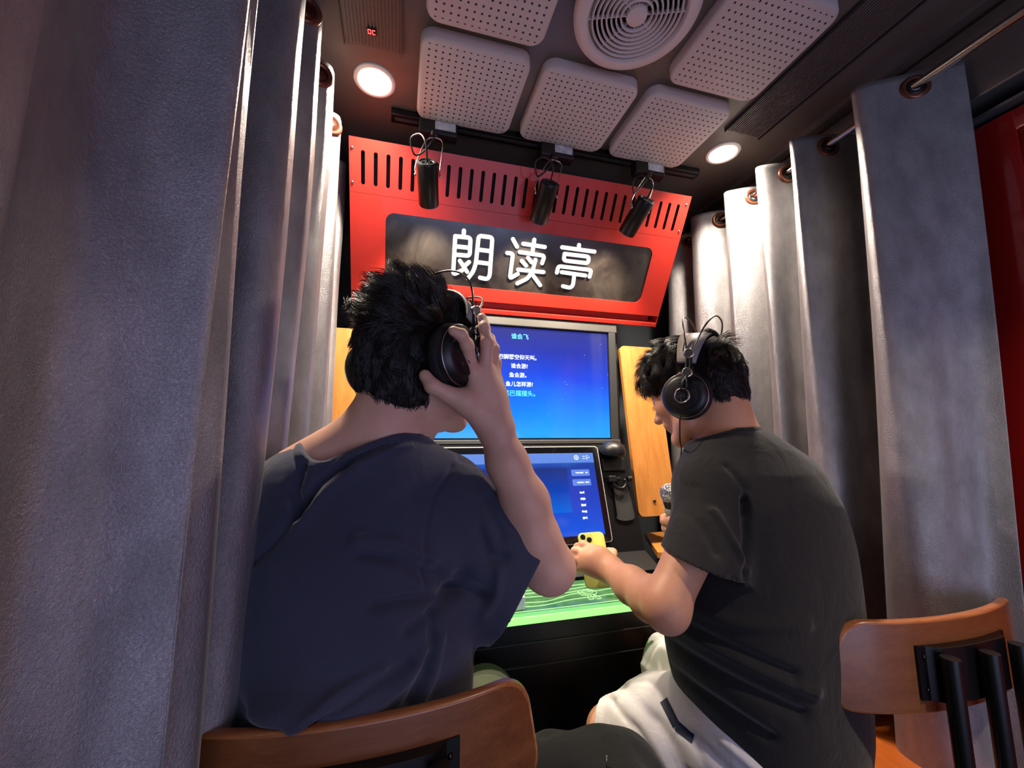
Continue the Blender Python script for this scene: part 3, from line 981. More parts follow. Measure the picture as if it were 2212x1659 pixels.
def ui_blur(x, y, w, h, seed):
    # lettering far too small to read in the picture: a row of little marks
    rg_ = np.random.default_rng(seed); b_ = B(); xx = x - w / 2
    while xx < x + w / 2:
        ww = rg_.uniform(0.0016, 0.0034)
        b_.box(tf @ Vector((xx + ww / 2, y + rg_.uniform(-0.0006, 0.0006), 0.0178)), (ww, h * rg_.uniform(0.55, 1.0), 0.0006), tf.to_3x3()); xx += ww + 0.0007
    b_.build('menu_caption', wt, ts)
ui_blur(0.200, 0.067, 0.028, 0.005, 1); ui_blur(0.226, 0.067, 0.006, 0.005, 2)
ui_blur(0.200, 0.034, 0.026, 0.005, 3); ui_blur(0.224, 0.034, 0.012, 0.005, 4)
for k in range(5):
    ui_blur(0.199 - 0.0005 * k, 0.0 - 0.0205 * k, 0.016, 0.0085, 5 + k)
ic = B()
ic.torus(tf @ Matrix.Translation((0.196, 0.120, 0.0178)), 0.0075, 0.0013, 28, 6)
ic.box(tf @ Vector((0.196, 0.120, 0.0178)), (0.004, 0.007, 0.001), tf.to_3x3())
for dy in (0.004, -0.004):
    ic.box(tf @ Vector((0.224, 0.120 + dy, 0.0178)), (0.008, 0.002, 0.001), tf.to_3x3())
ic.tube([tf @ Vector((0.240, 0.126, 0.0178)), tf @ Vector((0.234, 0.126, 0.0178)), tf @ Vector((0.234, 0.114, 0.0178)), tf @ Vector((0.240, 0.114, 0.0178))], 0.0009, 6)
ic.tube([tf @ Vector((0.238, 0.120, 0.0178)), tf @ Vector((0.247, 0.120, 0.0178))], 0.0009, 6)
ic.build('menu_icons', wt, ts)
pl = B()
P_ = [tf @ Vector((x, y, 0.0178)) for x, y in rrect(0.075, 0.022, 0.0108, 6, 0.045, -0.098)]
pl.tube(P_, 0.0009, 6, closed=True)
pl.build('round_button', emit('cyan_ui', hexc('5ad0ff'), 1.0), ts)

# microphone rest on the console's right shoulder
mh = thing('microphone_holder', 'black domed microphone holder with clip right of the touch screen', 'microphone holder', (0.745, 1.34, 1.10))
dz = tf @ Vector((0.338, 0.143, 0.0))
B().lathe([(0.046, 0), (0.0455, 0.010), (0.042, 0.022), (0.034, 0.033), (0.022, 0.041), (0.010, 0.0445), (0.0, 0.0455)], frame_z(dz + Vector((0, -0.022, -0.004)), (0.0, -0.25, 1.0)), 48).build('dome', M['black_plastic'], mh, smooth=True)
b = B(); tbox(b, 0.300, 0.388, 0.072, 0.118, 0.0, 0.008, 0.003); b.build('back_plate', M['black_plastic'], mh)
eb_ = B()
eb_.tube([tf @ Vector((x, y, 0.0085)) for x, y in rrect(0.056, 0.012, 0.001, 2, 0.342, 0.098)], 0.0005, 5, closed=True)
for k in range(7):
    eb_.box(tf @ Vector((0.322 + 0.0066 * k, 0.098, 0.0085)), (0.0034, 0.0058, 0.0006), tf.to_3x3())
eb_.build('worn_label', M['dark_grey'], mh)
b = B()
tbox(b, 0.304, 0.334, 0.030, 0.052, 0.0, 0.028, 0.003)
tbox(b, 0.334, 0.352, 0.036, 0.048, 0.0, 0.022, 0.003)
b.build('clip', M['black_metal'], mh)
cpt = [tf @ Vector((0.345 + 0.024 * math.cos(a), 0.028 + 0.020 * math.sin(a), 0.020)) for a in np.linspace(math.radians(150), math.radians(395), 20)]
B().tube(cpt, 0.006, 10).build('cradle', M['black_metal'], mh, smooth=True)
B().lathe([(0.0, 0.0), (0.008, 0.0), (0.011, 0.003), (0.011, 0.014), (0.008, 0.017), (0.0, 0.017)], frame_z(tf @ Vector((0.378, 0.040, 0.020)), tf.to_3x3() @ Vector((1, 0, 0))), 24).build('knob', M['black_plastic'], mh, auto=40)
b = B()
n_ = 20; vs = []; fs = []
for i in range(n_ + 1):
    a = math.pi * i / n_
    for (yy, rr) in ((0.015, 0.030), (-0.085, 0.034)):
        vs.append(tf @ Vector((0.352 + rr * math.cos(a), yy, 0.012 - 0.010 * math.sin(a))))
for i in range(n_):
    fs.append((2 * i, 2 * i + 1, 2 * i + 3, 2 * i + 2))
b.add(vs, fs); b.build('handle_trough', M['dark_grey'], mh, smooth=True)
B().lathe([(0.0, 0.0), (0.034, 0.0), (0.034, 0.004), (0.0, 0.004)], tf @ Matrix.Translation((0.352, -0.086, 0.004)) @ Matrix.Scale(0.35, 4, (0, 1, 0)), 30).build('trough_foot', M['dark_grey'], mh)

# glowing desk plate
desk = thing('desk_plate', 'clear acrylic desk plate glowing green with engraved lines', 'desk', (0.405, 1.1, 0.75))
DK = [(0.168, 0.985), (0.645, 0.985), (0.655, 1.00), (0.60, 1.175), (0.20, 1.175), (0.150, 1.0)]
am = NT('acrylic'); am.set(Base_Color=hexc('3c5a3c'), Roughness=0.12, Emission_Color=hexc('5ed060'), Emission_Strength=0.10, Specular_IOR_Level=0.6)
am.l(am.ramp(am.noise(am.coord(), 30, 3), [(0.3, hexc('24402a')), (0.7, hexc('4a6a4a'))]), am.b.inputs['Base Color'])
B().prism(DK, basis((0, 0, 0.748), (1, 0, 0), (0, 1, 0), (0, 0, 1)), 0.012).build('plate', am.m, desk)
B().box((0.405, 0.982, 0.751), (0.50, 0.010, 0.017), bevel=0.003).build('lit_edge', emit('green_edge', (0.25, 1.0, 0.16), 1.2), desk)
B().box((0.405, 0.990, 0.7602), (0.480, 0.016, 0.0012)).build('lit_band', emit('green_band', (0.20, 0.80, 0.18), 0.6), desk)
ln = B()
zt = 0.7606
def dl(pts, r=0.0007, n=30):
    P_ = catmull([(x, y, zt) for x, y in pts], n)
    ln.tube([tuple(p) for p in P_], r, 6)
dl([(0.17, 1.008), (0.40, 1.006), (0.64, 1.010)])
dl([(0.17, 1.02), (0.28, 1.035), (0.36, 1.030), (0.44, 1.045), (0.53, 1.050), (0.60, 1.055), (0.625, 1.065)])
dl([(0.20, 1.05), (0.30, 1.06), (0.38, 1.052), (0.46, 1.080), (0.54, 1.085), (0.605, 1.095)])
dl([(0.20, 1.075), (0.30, 1.09), (0.40, 1.088), (0.50, 1.10), (0.59, 1.118)])
dl([(0.20, 1.10), (0.34, 1.115), (0.46, 1.115), (0.585, 1.130)])
dl([(0.20, 1.130), (0.40, 1.138), (0.578, 1.142)])
dl([(0.578, 1.142), (0.600, 1.10), (0.625, 1.065)])
for (ox, oy, s_) in ((0.505, 1.062, 1.0),):
    dl([(ox - 0.022, oy + 0.030), (ox + 0.0, oy + 0.040), (ox + 0.022, oy + 0.030), (ox + 0.022, oy + 0.006), (ox, oy), (ox - 0.022, oy + 0.006), (ox - 0.022, oy + 0.030)], n=40)
    dl([(ox - 0.015, oy + 0.026), (ox, oy + 0.033), (ox + 0.015, oy + 0.026), (ox + 0.012, oy + 0.012), (ox - 0.012, oy + 0.012), (ox - 0.015, oy + 0.026)], n=30)
    dl([(ox - 0.008, oy - 0.002), (ox - 0.016, oy - 0.026), (ox - 0.002, oy - 0.026), (ox - 0.002, oy - 0.002)])
    dl([(ox + 0.008, oy - 0.002), (ox + 0.006, oy - 0.028), (ox + 0.018, oy - 0.026), (ox + 0.010, oy - 0.002)])
dl([(0.232, 1.045), (0.245, 1.030), (0.270, 1.018), (0.288, 1.022), (0.268, 1.036), (0.246, 1.040), (0.232, 1.045)])
dl([(0.222, 1.052), (0.236, 1.040), (0.262, 1.028), (0.284, 1.014)])
dl([(0.225, 1.035), (0.238, 1.046), (0.236, 1.060)])
ln.build('engraved_lines', emit('green_line', (0.42, 1.0, 0.30), 1.0), desk, smooth=True)
bx = B().box((0.262, 1.045, 0.776), (0.090, 0.070, 0.030), Matrix.Rotation(0.12, 3, 'Z'), bevel=0.002).build('box', M['white'], None)
tag(bx, 'small white box on the glowing desk by the raised elbow', 'box')

# light wooden side panels
def slab(name, lab, xa, xb, zb, zt, y_b, y_t, rad, depth=0.016):
    up = Vector((0, y_t - y_b, zt - zb)); L_ = up.length; up.normalize()
    nm = Vector((0, -up.z, up.y))
    mtx = basis(((xa + xb) / 2, (y_b + y_t) / 2, (zb + zt) / 2), (1, 0, 0), up, nm)
    ob = B().prism(rrect(xb - xa, L_, rad, 8), mtx, depth).build(name, M['wood_orange'], None)
    return tag(ob, lab, 'board'), mtx, L_
p1, m1, L1 = slab('backboard', 'tall light wooden panel between the monitor and the person in black', 0.828, 0.985, 0.895, 1.532, 1.345, 1.435, 0.022)
kn = B().lathe([(0.006, 0.0), (0.0055, 0.004), (0.0, 0.005)], m1 @ Matrix.Translation((-0.010, -0.27, 0.016)), 20).build('knob_hole', M['black_gloss'], p1, smooth=True)
p2, _, _ = slab('backboard', 'light wooden panel behind the head of the person in navy', -0.245, -0.055, 0.895, 1.532, 1.345, 1.435, 0.022)
sh = B().prism([(0.835, 1.24), (0.870, 1.225), (0.93, 1.222), (1.00, 1.235), (1.04, 1.27), (1.05, 1.33), (1.05, 1.50), (0.955, 1.50)], basis((0, 0, 0.782), (1, 0, 0), (0, 1, 0), (0, 0, 1)), 0.018).build('wooden_shelf', wood('light_beech_flat', hexc('b4702f'), hexc('cc8a44'), 'X', 1.2), None)
tag(sh, 'small light wooden shelf below the tall wooden panel', 'shelf')
# ================================================================ rods and curtains
def rod(x, lab):
    t = thing('curtain_rod', lab, 'curtain rod', (x, 0.35, 2.0), 'chrome curtain rods')
    B().tube([(x, -0.95, 2.0), (x, 1.50, 2.0)], 0.0105, 24).build('pole', M['chrome'], t, auto=50)
    for y in (1.50, -0.95):
        e = B(); e.lathe([(0.0, -0.01), (0.022, -0.01), (0.024, 0.0), (0.022, 0.012), (0.0, 0.012)], frame_z((x, y, 2.0), (0, 1, 0)), 24)
        e.build('end_bracket', M['black_metal'], t, auto=40)
rod(1.158, 'chrome curtain rod at the upper right carrying the right curtain')
rod(-0.262, 'chrome curtain rod hidden behind the left curtain tops')

def curtain(name, lab, top, bot, z1, z0, nu, nv, seed, flare=1.0, hem=0.075, wr=0.003):
    """cloth hung from plan-view paths: top and bot are lists of (x, y)"""
    T = catmull(top, nu); Bt = catmull(bot, nu)
    rg = np.random.default_rng(seed)
    z = z1 + (z0 - z1) * np.linspace(0, 1, nv) ** 1.0
    s = np.linspace(0, 1, nv)
    e = s * s * (3 - 2 * s)
    P = np.zeros((nv, nu, 3))
    for j in range(nv):
        w = 0.25 * s[j] + 0.75 * e[j]
        P[j, :, 0] = T[:, 0] * (1 - w) + Bt[:, 0] * w
        P[j, :, 1] = T[:, 1] * (1 - w) + Bt[:, 1] * w
        P[j, :, 2] = z[j]
    # soft wrinkles that drift down the cloth
    d = np.gradient(T, axis=0); ln_ = np.linalg.norm(d, axis=1, keepdims=True); d /= np.maximum(ln_, 1e-9)
    nx, ny = -d[:, 1], d[:, 0]
    arc = np.cumsum(ln_[:, 0])
    W_ = np.zeros((nv, nu))
    for k in range(14):
        fu = rg.uniform(10, 95); fz = rg.uniform(-3.5, 3.5); ph = rg.uniform(0, 6.3); am = rg.uniform(0.3, 1.0) / (1 + fu * 0.02)
        W_ += am * np.sin(arc[None, :] * fu + z[:, None] * fz + ph + 0.8 * np.sin(z[:, None] * rg.uniform(1, 4) + k))
    fade = np.clip((z1 - z) / 0.25, 0, 1)[:, None]
    W_ *= wr * (0.25 + 0.75 * fade)
    P[:, :, 0] += nx[None, :] * W_; P[:, :, 1] += ny[None, :] * W_
    # stitched header: slight groove below the rings
    g_ = np.exp(-((z - (z1 - hem)) / 0.004) ** 2)[:, None] * 0.0016
    P[:, :, 0] += nx[None, :] * g_; P[:, :, 1] += ny[None, :] * g_
    idx = np.arange(nv * nu).reshape(nv, nu)
    Q_ = np.stack([idx[:-1, :-1], idx[1:, :-1], idx[1:, 1:], idx[:-1, 1:]], -1).reshape(-1, 4)
    o = quads(name, P.reshape(-1, 3), Q_, M['curtain'], None, True)
    md = o.modifiers.new('cloth_thickness', 'SOLIDIFY'); md.thickness = 0.0016; md.offset = 0
    tag(o, lab, 'curtain')
    return o, T, P
# right-hand curtain: near edge, then in through a ring, round a fold, out again ...
RT = [(1.232, 0.538), (1.212, 0.556), (1.158, 0.592), (1.085, 0.640), (1.072, 0.668), (1.105, 0.690), (1.175, 0.712), (1.232, 0.742), (1.225, 0.775),
      (1.158, 0.800), (1.092, 0.828), (1.080, 0.848), (1.105, 0.862), (1.180, 0.872), (1.228, 0.888), (1.220, 0.905), (1.158, 0.925), (1.098, 0.955), (1.086, 0.972), (1.105, 0.985),
      (1.180, 0.998), (1.226, 1.015), (1.215, 1.032), (1.158, 1.055), (1.100, 1.090), (1.088, 1.110), (1.108, 1.128), (1.180, 1.150), (1.222, 1.172), (1.212, 1.190), (1.158, 1.210),
      (1.104, 1.250), (1.092, 1.285), (1.112, 1.310), (1.175, 1.330), (1.215, 1.350), (1.158, 1.390), (1.100, 1.420), (1.092, 1.450), (1.120, 1.480), (1.19, 1.50)]
RT = [(1.158 + (x - 1.158) * 1.22 if (x > 1.17 and i > 5) else x, y) for i, (x, y) in enumerate(RT)]
RB = []
for i, (x, y) in enumerate(RT):
    am = (x - 1.158) * (0.85 if i > 6 else 0.75)
    RB.append((1.132 + am + (-0.022 if 8 < i < 16 else 0), y + 0.03 * math.sin(i * 1.7) + (0.045 if i < 7 else 0.02)))
cur_r, T_, P_ = curtain('curtain', 'silver grey ring-top curtain at the right, behind the person in black', RT, RB, 2.035, 0.06, 560, 150, 3)
for i in (2, 9, 16, 23, 30, 36):
    x, y = RT[i]
    ax = (RT[i + 1][0] - RT[i - 1][0], RT[i + 1][1] - RT[i - 1][1])
    nr = Vector((-ax[1], ax[0], 0)).normalized()
    b = B()
    b.lathe([(0.0185, -0.0030), (0.0200, -0.0052), (0.0240, -0.0062), (0.0285, -0.0045), (0.0305, -0.0015), (0.0305, 0.0015), (0.0285, 0.0045), (0.0240, 0.0062), (0.0200, 0.0052), (0.0185, 0.0030), (0.0185, -0.0030)], frame_z((x, y, 1.996), nr), 40)
    b.build('grommet', M['brown_ring'], cur_r, smooth=True)
    B().lathe([(0.0105, -0.0035), (0.0186, -0.0035), (0.0186, 0.0035), (0.0105, 0.0035), (0.0105, -0.0035)], frame_z((x, y, 1.996), nr), 30).build('grommet_opening', M['black_plastic'], cur_r, smooth=True)
# left-hand curtain, from beside the camera to the far end
LT = [(-0.235, -0.62), (-0.33, -0.52), (-0.36, -0.45), (-0.22, -0.36), (-0.20, -0.30), (-0.34, -0.22), (-0.34, -0.12), (-0.24, -0.02), (-0.20, 0.06), (-0.250, 0.12),
      (-0.220, 0.165), (-0.198, 0.212), (-0.208, 0.262), (-0.244, 0.335), (-0.244, 0.384), (-0.172, 0.418), (-0.180, 0.432), (-0.190, 0.440), (-0.184, 0.455), (-0.172, 0.478), (-0.176, 0.498), (-0.215, 0.508),
      (-0.300, 0.520), (-0.330, 0.550), (-0.290, 0.590), (-0.205, 0.620), (-0.172, 0.655), (-0.195, 0.680), (-0.290, 0.690), (-0.320, 0.715), (-0.280, 0.750), (-0.200, 0.775), (-0.176, 0.802), (-0.200, 0.825),
      (-0.290, 0.838), (-0.310, 0.865), (-0.270, 0.895), (-0.200, 0.922), (-0.178, 0.948), (-0.198, 0.972), (-0.285, 0.990), (-0.305, 1.020), (-0.262, 1.055), (-0.200, 1.080), (-0.180, 1.105), (-0.196, 1.130),
      (-0.270, 1.155), (-0.300, 1.20), (-0.262, 1.25), (-0.205, 1.28), (-0.19, 1.31)]
LT = [(x - 0.045 if (i >= 22 and x < -0.25) else x, y) for i, (x, y) in enumerate(LT)]
LB = []
for i, (x, y) in enumerate(LT):
    dy = 0.0
    if 22 <= i <= 28: dy = -0.115
    elif 29 <= i <= 34: dy = -0.13
    elif 35 <= i <= 40: dy = -0.06
    elif i > 40: dy = 0.04
    LB.append((x + 0.004 * math.sin(i * 2.1), y + dy))
cur_l, T_, P_ = curtain('curtain', 'large silver grey curtain filling the left side, nearest the camera', LT, LB, 2.035, 0.06, 760, 170, 8, wr=0.0042)
for i in (3, 5, 7, 25, 31, 37, 43):
    x, y = LT[i]
    ax = (LT[i + 1][0] - LT[i - 1][0], LT[i + 1][1] - LT[i - 1][1])
    nr = Vector((-ax[1], ax[0], 0)).normalized()
    k = (-0.262, y)
    B().lathe([(0.0185, -0.0030), (0.0200, -0.0052), (0.0240, -0.0062), (0.0285, -0.0045), (0.0305, -0.0015), (0.0305, 0.0015), (0.0285, 0.0045), (0.0240, 0.0062), (0.0200, 0.0052), (0.0185, 0.0030), (0.0185, -0.0030)], frame_z((x, y, 1.996), nr), 32).build('grommet', M['brown_ring'], cur_l, smooth=True)
# ================================================================ chairs
def chair(cx, y0, lab, half=0.215):
    t = thing('chair', lab, 'chair', (cx, y0 + 0.2, 0.0), 'plywood chairs with black tube frames')
    Z0, Z1 = 0.715, 0.860
    th = 0.016
    cur = lambda x: y0 + 0.034 * (x / half) ** 2 + 0.010 * (x / half) ** 4
    # backrest: rounded outline pushed onto the bend
    inset = [(0.0, 0.004), (0.0, 0.012), (0.0014, 0.0148), (0.004, 0.016)]
    rings = []
    for (ins, d_) in [(0.004, 0.0), (0.0014, 0.0012)] + inset:
        ring = []
        for (px, pz) in rrect(2 * half - 2 * ins, Z1 - Z0 - 2 * ins, 0.040 - ins, 8):
            ring.append((px, pz, d_))
        rings.append(ring)
    def dens(ring):
        out = []
        n = len(ring)
        for i in range(n):
            a, b_ = ring[i], ring[(i + 1) % n]
            L = math.hypot(b_[0] - a[0], b_[1] - a[1]); k = max(1, int(L / 0.02))
            for q in range(k):
                u = q / k; out.append(tuple(a[j] + (b_[j] - a[j]) * u for j in range(3)))
        return out
    base = dens(rings[3]); n = len(base)
    # same sampling for every ring
    def fit(ins, d_):
        res = []
        sx = (half - ins) / half; sz = ((Z1 - Z0) / 2 - ins) / ((Z1 - Z0) / 2)
        for (px, pz, _) in base:
            x, z = px * sx, pz * sz
            x *= 1.0 + 0.14 * (0.5 - z / (Z1 - Z0))
            res.append((cx + x, cur(x) + d_, (Z0 + Z1) / 2 + z))
        return res
    R_ = [fit(0.014, 0.0008), fit(0.004, 0.0), fit(0.0012, 0.0014), fit(0, 0.004), fit(0, 0.012), fit(0.0012, 0.0146), fit(0.004, 0.016), fit(0.014, 0.0152)]
    vs = [p for r in R_ for p in r]; fs = []
    for k in range(len(R_) - 1):
        for j in range(n):
            fs.append((k * n + j, k * n + (j + 1) % n, (k + 1) * n + (j + 1) % n, (k + 1) * n + j))
    eb = B(); eb.add(vs, fs); 
    # faces: grid strips across matching points
    def cap(r_i, b):
        idx = R_[r_i]
        cols = 64
        rows = 12
        hw = half - 0.004; hh = (Z1 - Z0) / 2 - 0.004; rc = 0.036
        vs = []; fs = []
        for i in range(cols + 1):
            x = -hw + 2 * hw * i / cols
            ex = max(0, abs(x) - (hw - rc)); lim = hh - rc + math.sqrt(max(rc * rc - ex * ex, 0))
            for j in range(rows + 1):
                z = -lim + 2 * lim * j / rows
                xx = x * (1.0 + 0.14 * (0.5 - z / (Z1 - Z0)))
                vs.append((cx + xx, cur(xx) + (0.0 if r_i == 0 else 0.016), (Z0 + Z1) / 2 + z))
        for i in range(cols):
            for j in range(rows):
                a = i * (rows + 1) + j
                fs.append((a, a + 1, a + rows + 2, a + rows + 1))
        b.add(vs, fs)
    fb = B(); cap(0, fb); cap(5, fb)
    bo = fb.build('backrest', M['wood_chair'], t, smooth=True)
    eb.build('backrest_edge', M['wood_chair_edge'], bo, auto=50)
    # steel bracket on the back of the plywood
    pb = B()
    vs = []; fs = []
    K = 14
    for i in range(K + 1):
        x = -0.112 + 0.224 * i / K
        bul = -0.013 if abs(x) < 0.085 else -0.001
        for z in (0.738, 0.822):
            vs.append((cx + x, cur(x) + bul - 0.003, z)); vs.append((cx + x, cur(x) - 0.0005, z))
    for i in range(K):
        a = i * 4
        fs += [(a, a + 4, a + 6, a + 2), (a + 1, a + 3, a + 7, a + 5), (a, a + 1, a + 5, a + 4), (a + 2, a + 6, a + 7, a + 3)]
    fs += [(0, 2, 3, 1), (K * 4, K * 4 + 1, K * 4 + 3, K * 4 + 2)]
    pb.add(vs, fs)
    br = pb.build('bracket', M['black_metal'], t)
    for x in (-0.100, 0.100):
        for z in (0.755, 0.805):
            sc = B(); sc.lathe([(0.004, 0.0), (0.0032, 0.0018), (0.0, 0.0024)], frame_z((cx + x, cur(x) - 0.004, z), (0, -1, 0)), 12)
            sc.build('bracket_screw', M['black_gloss'], br, smooth=True)
    for x in (-0.062, 0.022):
        for z in (0.758, 0.800):
            sc = B(); sc.lathe([(0.003, 0.0), (0.0024, 0.0018), (0.0, 0.0024)], frame_z((cx + x - 0.0, cur(x) - 0.016, z), (0, -1, 0)), 12)
            sc.build('bracket_screw', M['black_gloss'], br, smooth=True)
    for x in (-0.086, 0.0, 0.086):
        yb = cur(x) - 0.030
        B().tube([(cx + x, yb, 0.815), (cx + x, yb, 0.60), (cx + x, yb + 0.01, 0.50), (cx + x, yb + 0.045, 0.462)], 0.0125, 20).build('back_tube', M['black_metal'], t, auto=60)
    # seat
    sw, sy0, sy1 = half + 0.02, y0 + 0.02, y0 + 0.43
    vs = []; fs = []
    K = 24; L = 16
    for side, dz in ((0, 0.0), (1, -0.015)):
        for i in range(K + 1):
            for j in range(L + 1):
                u = -1 + 2 * i / K; v = -1 + 2 * j / L
                # squircle outline
                k = (abs(u) ** 5 + abs(v) ** 5) ** (1 / 5) / max(abs(u), abs(v), 1e-6) if max(abs(u), abs(v)) > 0 else 1
                uu, vv = u / k, v / k
                x = uu * sw; y = (sy0 + sy1) / 2 + vv * (sy1 - sy0) / 2
                z = 0.490 + 0.010 * uu * uu - 0.012 * max(0, vv) ** 3 + dz
                vs.append((cx + x, y, z))
    N_ = (K + 1) * (L + 1)
    for i in range(K):
        for j in range(L):
            a = i * (L + 1) + j
            fs.append((a, a + L + 1, a + L + 2, a + 1)); fs.append((N_ + a, N_ + a + 1, N_ + a + L + 2, N_ + a + L + 1))
    rim = [i * (L + 1) for i in range(K + 1)] + [K * (L + 1) + j for j in range(1, L + 1)] + [i * (L + 1) + L for i in range(K - 1, -1, -1)] + [j for j in range(L - 1, 0, -1)]
    for q in range(len(rim)):
        a, b_ = rim[q], rim[(q + 1) % len(rim)]
        fs.append((a, b_, N_ + b_, N_ + a))
    s_ = B(); s_.add(vs, fs); s_.build('seat', M['wood_seat'], t, auto=50)
    for sx in (-1, 1):
        for (ya, yb) in ((sy0 + 0.03, sy0 - 0.005), (sy1 - 0.05, sy1 - 0.02)):
            B().tube([(cx + sx * (sw - 0.05), ya, 0.468), (cx + sx * (sw - 0.035), yb, 0.006)], 0.0125, 16).build('leg', M['black_metal'], t, auto=60)
    f = B()
    f.tube([(cx - sw + 0.05, sy0 + 0.03, 0.462), (cx + sw - 0.05, sy0 + 0.03, 0.462), (cx + sw - 0.05, sy1 - 0.05, 0.462), (cx - sw + 0.05, sy1 - 0.05, 0.462)], 0.0105, 14, closed=True)
    f.build('seat_frame', M['black_metal'], t, smooth=True)
    return t
M['wood_seat'] = wood('orange_plywood_seat', hexc('b4541a'), hexc('cc6a24'), 'Y', 0.9, 0.35, 0.4)
chair(0.965, 0.535, 'plywood chair at the lower right, under the person in black', 0.222)
chair(-0.030, 0.528, 'plywood chair at the bottom, its back behind the person in navy', 0.205)

# ================================================================ people
def head_frame(center, yaw, pitch, roll=0.0):
    """yaw: direction of the face from +y towards +x; pitch: nod down; roll: tip towards the right ear (radians)"""
    f = np.array([math.sin(yaw) * math.cos(pitch), math.cos(yaw) * math.cos(pitch), -math.sin(pitch)])
    up = np.array([0, 0, 1.0])
    r = np.cross(f, up); r /= np.linalg.norm(r)
    u = np.cross(r, f)
    r2 = r * math.cos(roll) - u * math.sin(roll)
    u2 = u * math.cos(roll) + r * math.sin(roll)
    R = np.stack([r2, f, u2], 1)
    return np.array(center, float), R
def HL(hf, p):
    return hf[0] + hf[1] @ np.array(p, float)
def add_head(s, hf, ear_y=-0.012):
    c, R = hf
    L = lambda x, y, z: HL(hf, (x, y, z if z > -0.005 else z * 0.88))
    s.ell(L(0, -0.012, 0.030), (0.071, 0.090, 0.080), R, 0.01)
    s.ell(L(0, 0.028, -0.030), (0.062, 0.066, 0.076), R, 0.03)
    for x in (-1, 1):
        s.cap(L(x * 0.054, -0.008, -0.045), L(x * 0.046, 0.030, -0.082), 0.017, 0.017, 0.02)
        s.cap(L(x * 0.046, 0.030, -0.082), L(x * 0.012, 0.078, -0.108), 0.017, 0.015, 0.02)
        s.ell(L(x * 0.040, 0.066, -0.022), (0.020, 0.020, 0.022), R, 0.02)
        s.cap(L(x * 0.010, 0.088, 0.020), L(x * 0.042, 0.076, 0.018), 0.008, 0.007, 0.014)
    s.ell(L(0, 0.082, -0.104), (0.018, 0.016, 0.015), R, 0.015)
    s.cap(L(0, 0.040, -0.100), L(0, 0.0, -0.095), 0.025, 0.03, 0.02)
    for x in (-1, 1):
        s.ell(L(x * 0.032, 0.099, -0.001), (0.017, 0.016, 0.012), R, 0.014, 'sub')
        s.ell(L(x * 0.031, 0.076, -0.001), (0.0145, 0.0145, 0.0135), R, 0.003)
    s.cap(L(0, 0.088, 0.006), L(0, 0.108, -0.032), 0.0065, 0.0105, 0.010)
    s.ell(L(0, 0.109, -0.034), (0.0105, 0.0115, 0.0095), R, 0.006)
    for x in (-1, 1):
        s.ell(L(x * 0.013, 0.098, -0.037), (0.0075, 0.010, 0.0075), R, 0.005)
    s.cap(L(-0.018, 0.083, -0.062), L(0.018, 0.083, -0.062), 0.012, 0.012, 0.014)
    s.cap(L(-0.015, 0.092, -0.064), L(0.015, 0.092, -0.064), 0.0048, 0.0048, 0.005)
    s.cap(L(-0.013, 0.089, -0.075), L(0.013, 0.089, -0.075), 0.0056, 0.0056, 0.005)
    for x in (-1, 1):
        s.ell(L(x * 0.077, ear_y, -0.008), (0.007, 0.018, 0.031), R, 0.006)
        s.ell(L(x * 0.085, ear_y + 0.002, -0.002), (0.006, 0.010, 0.017), R, 0.004, 'sub')
def finger(s, pts, r0, r1, k=0.0035):
    n = len(pts)
    rs = [r0 + (r1 - r0) * i / (n - 1) for i in range(n)]
    for i in range(n - 1):
        s.cap(pts[i], pts[i + 1], rs[i], rs[i + 1], k)
        if 0 < i:
            s.ell(pts[i], (rs[i] * 1.07,) * 3, None, 0.003)
def nail(parent, p, d, n, w, l):
    d = Vector(d).normalized(); n = Vector(n); n = (n - d * n.dot(d)).normalized(); x = n.cross(d)
    b = B(); vs = []; fs = []
    for i in range(7):
        for j in range(5):
            u = -1 + 2 * i / 6; v = -1 + 2 * j / 4
            vs.append(Vector(p) + x * u * w * (1 - 0.15 * v * v) + d * v * l + n * (-(u * u) * w * 0.45 - 0.0001))
    for i in range(6):
        for j in range(4):
            a = i * 5 + j; fs.append((a, a + 1, a + 6, a + 5))
    b.add(vs, fs)
    return b.build('fingernail', M['nail'], parent, smooth=True)
M['nail'] = plain('nail', hexc('d2a394'), 0.3)

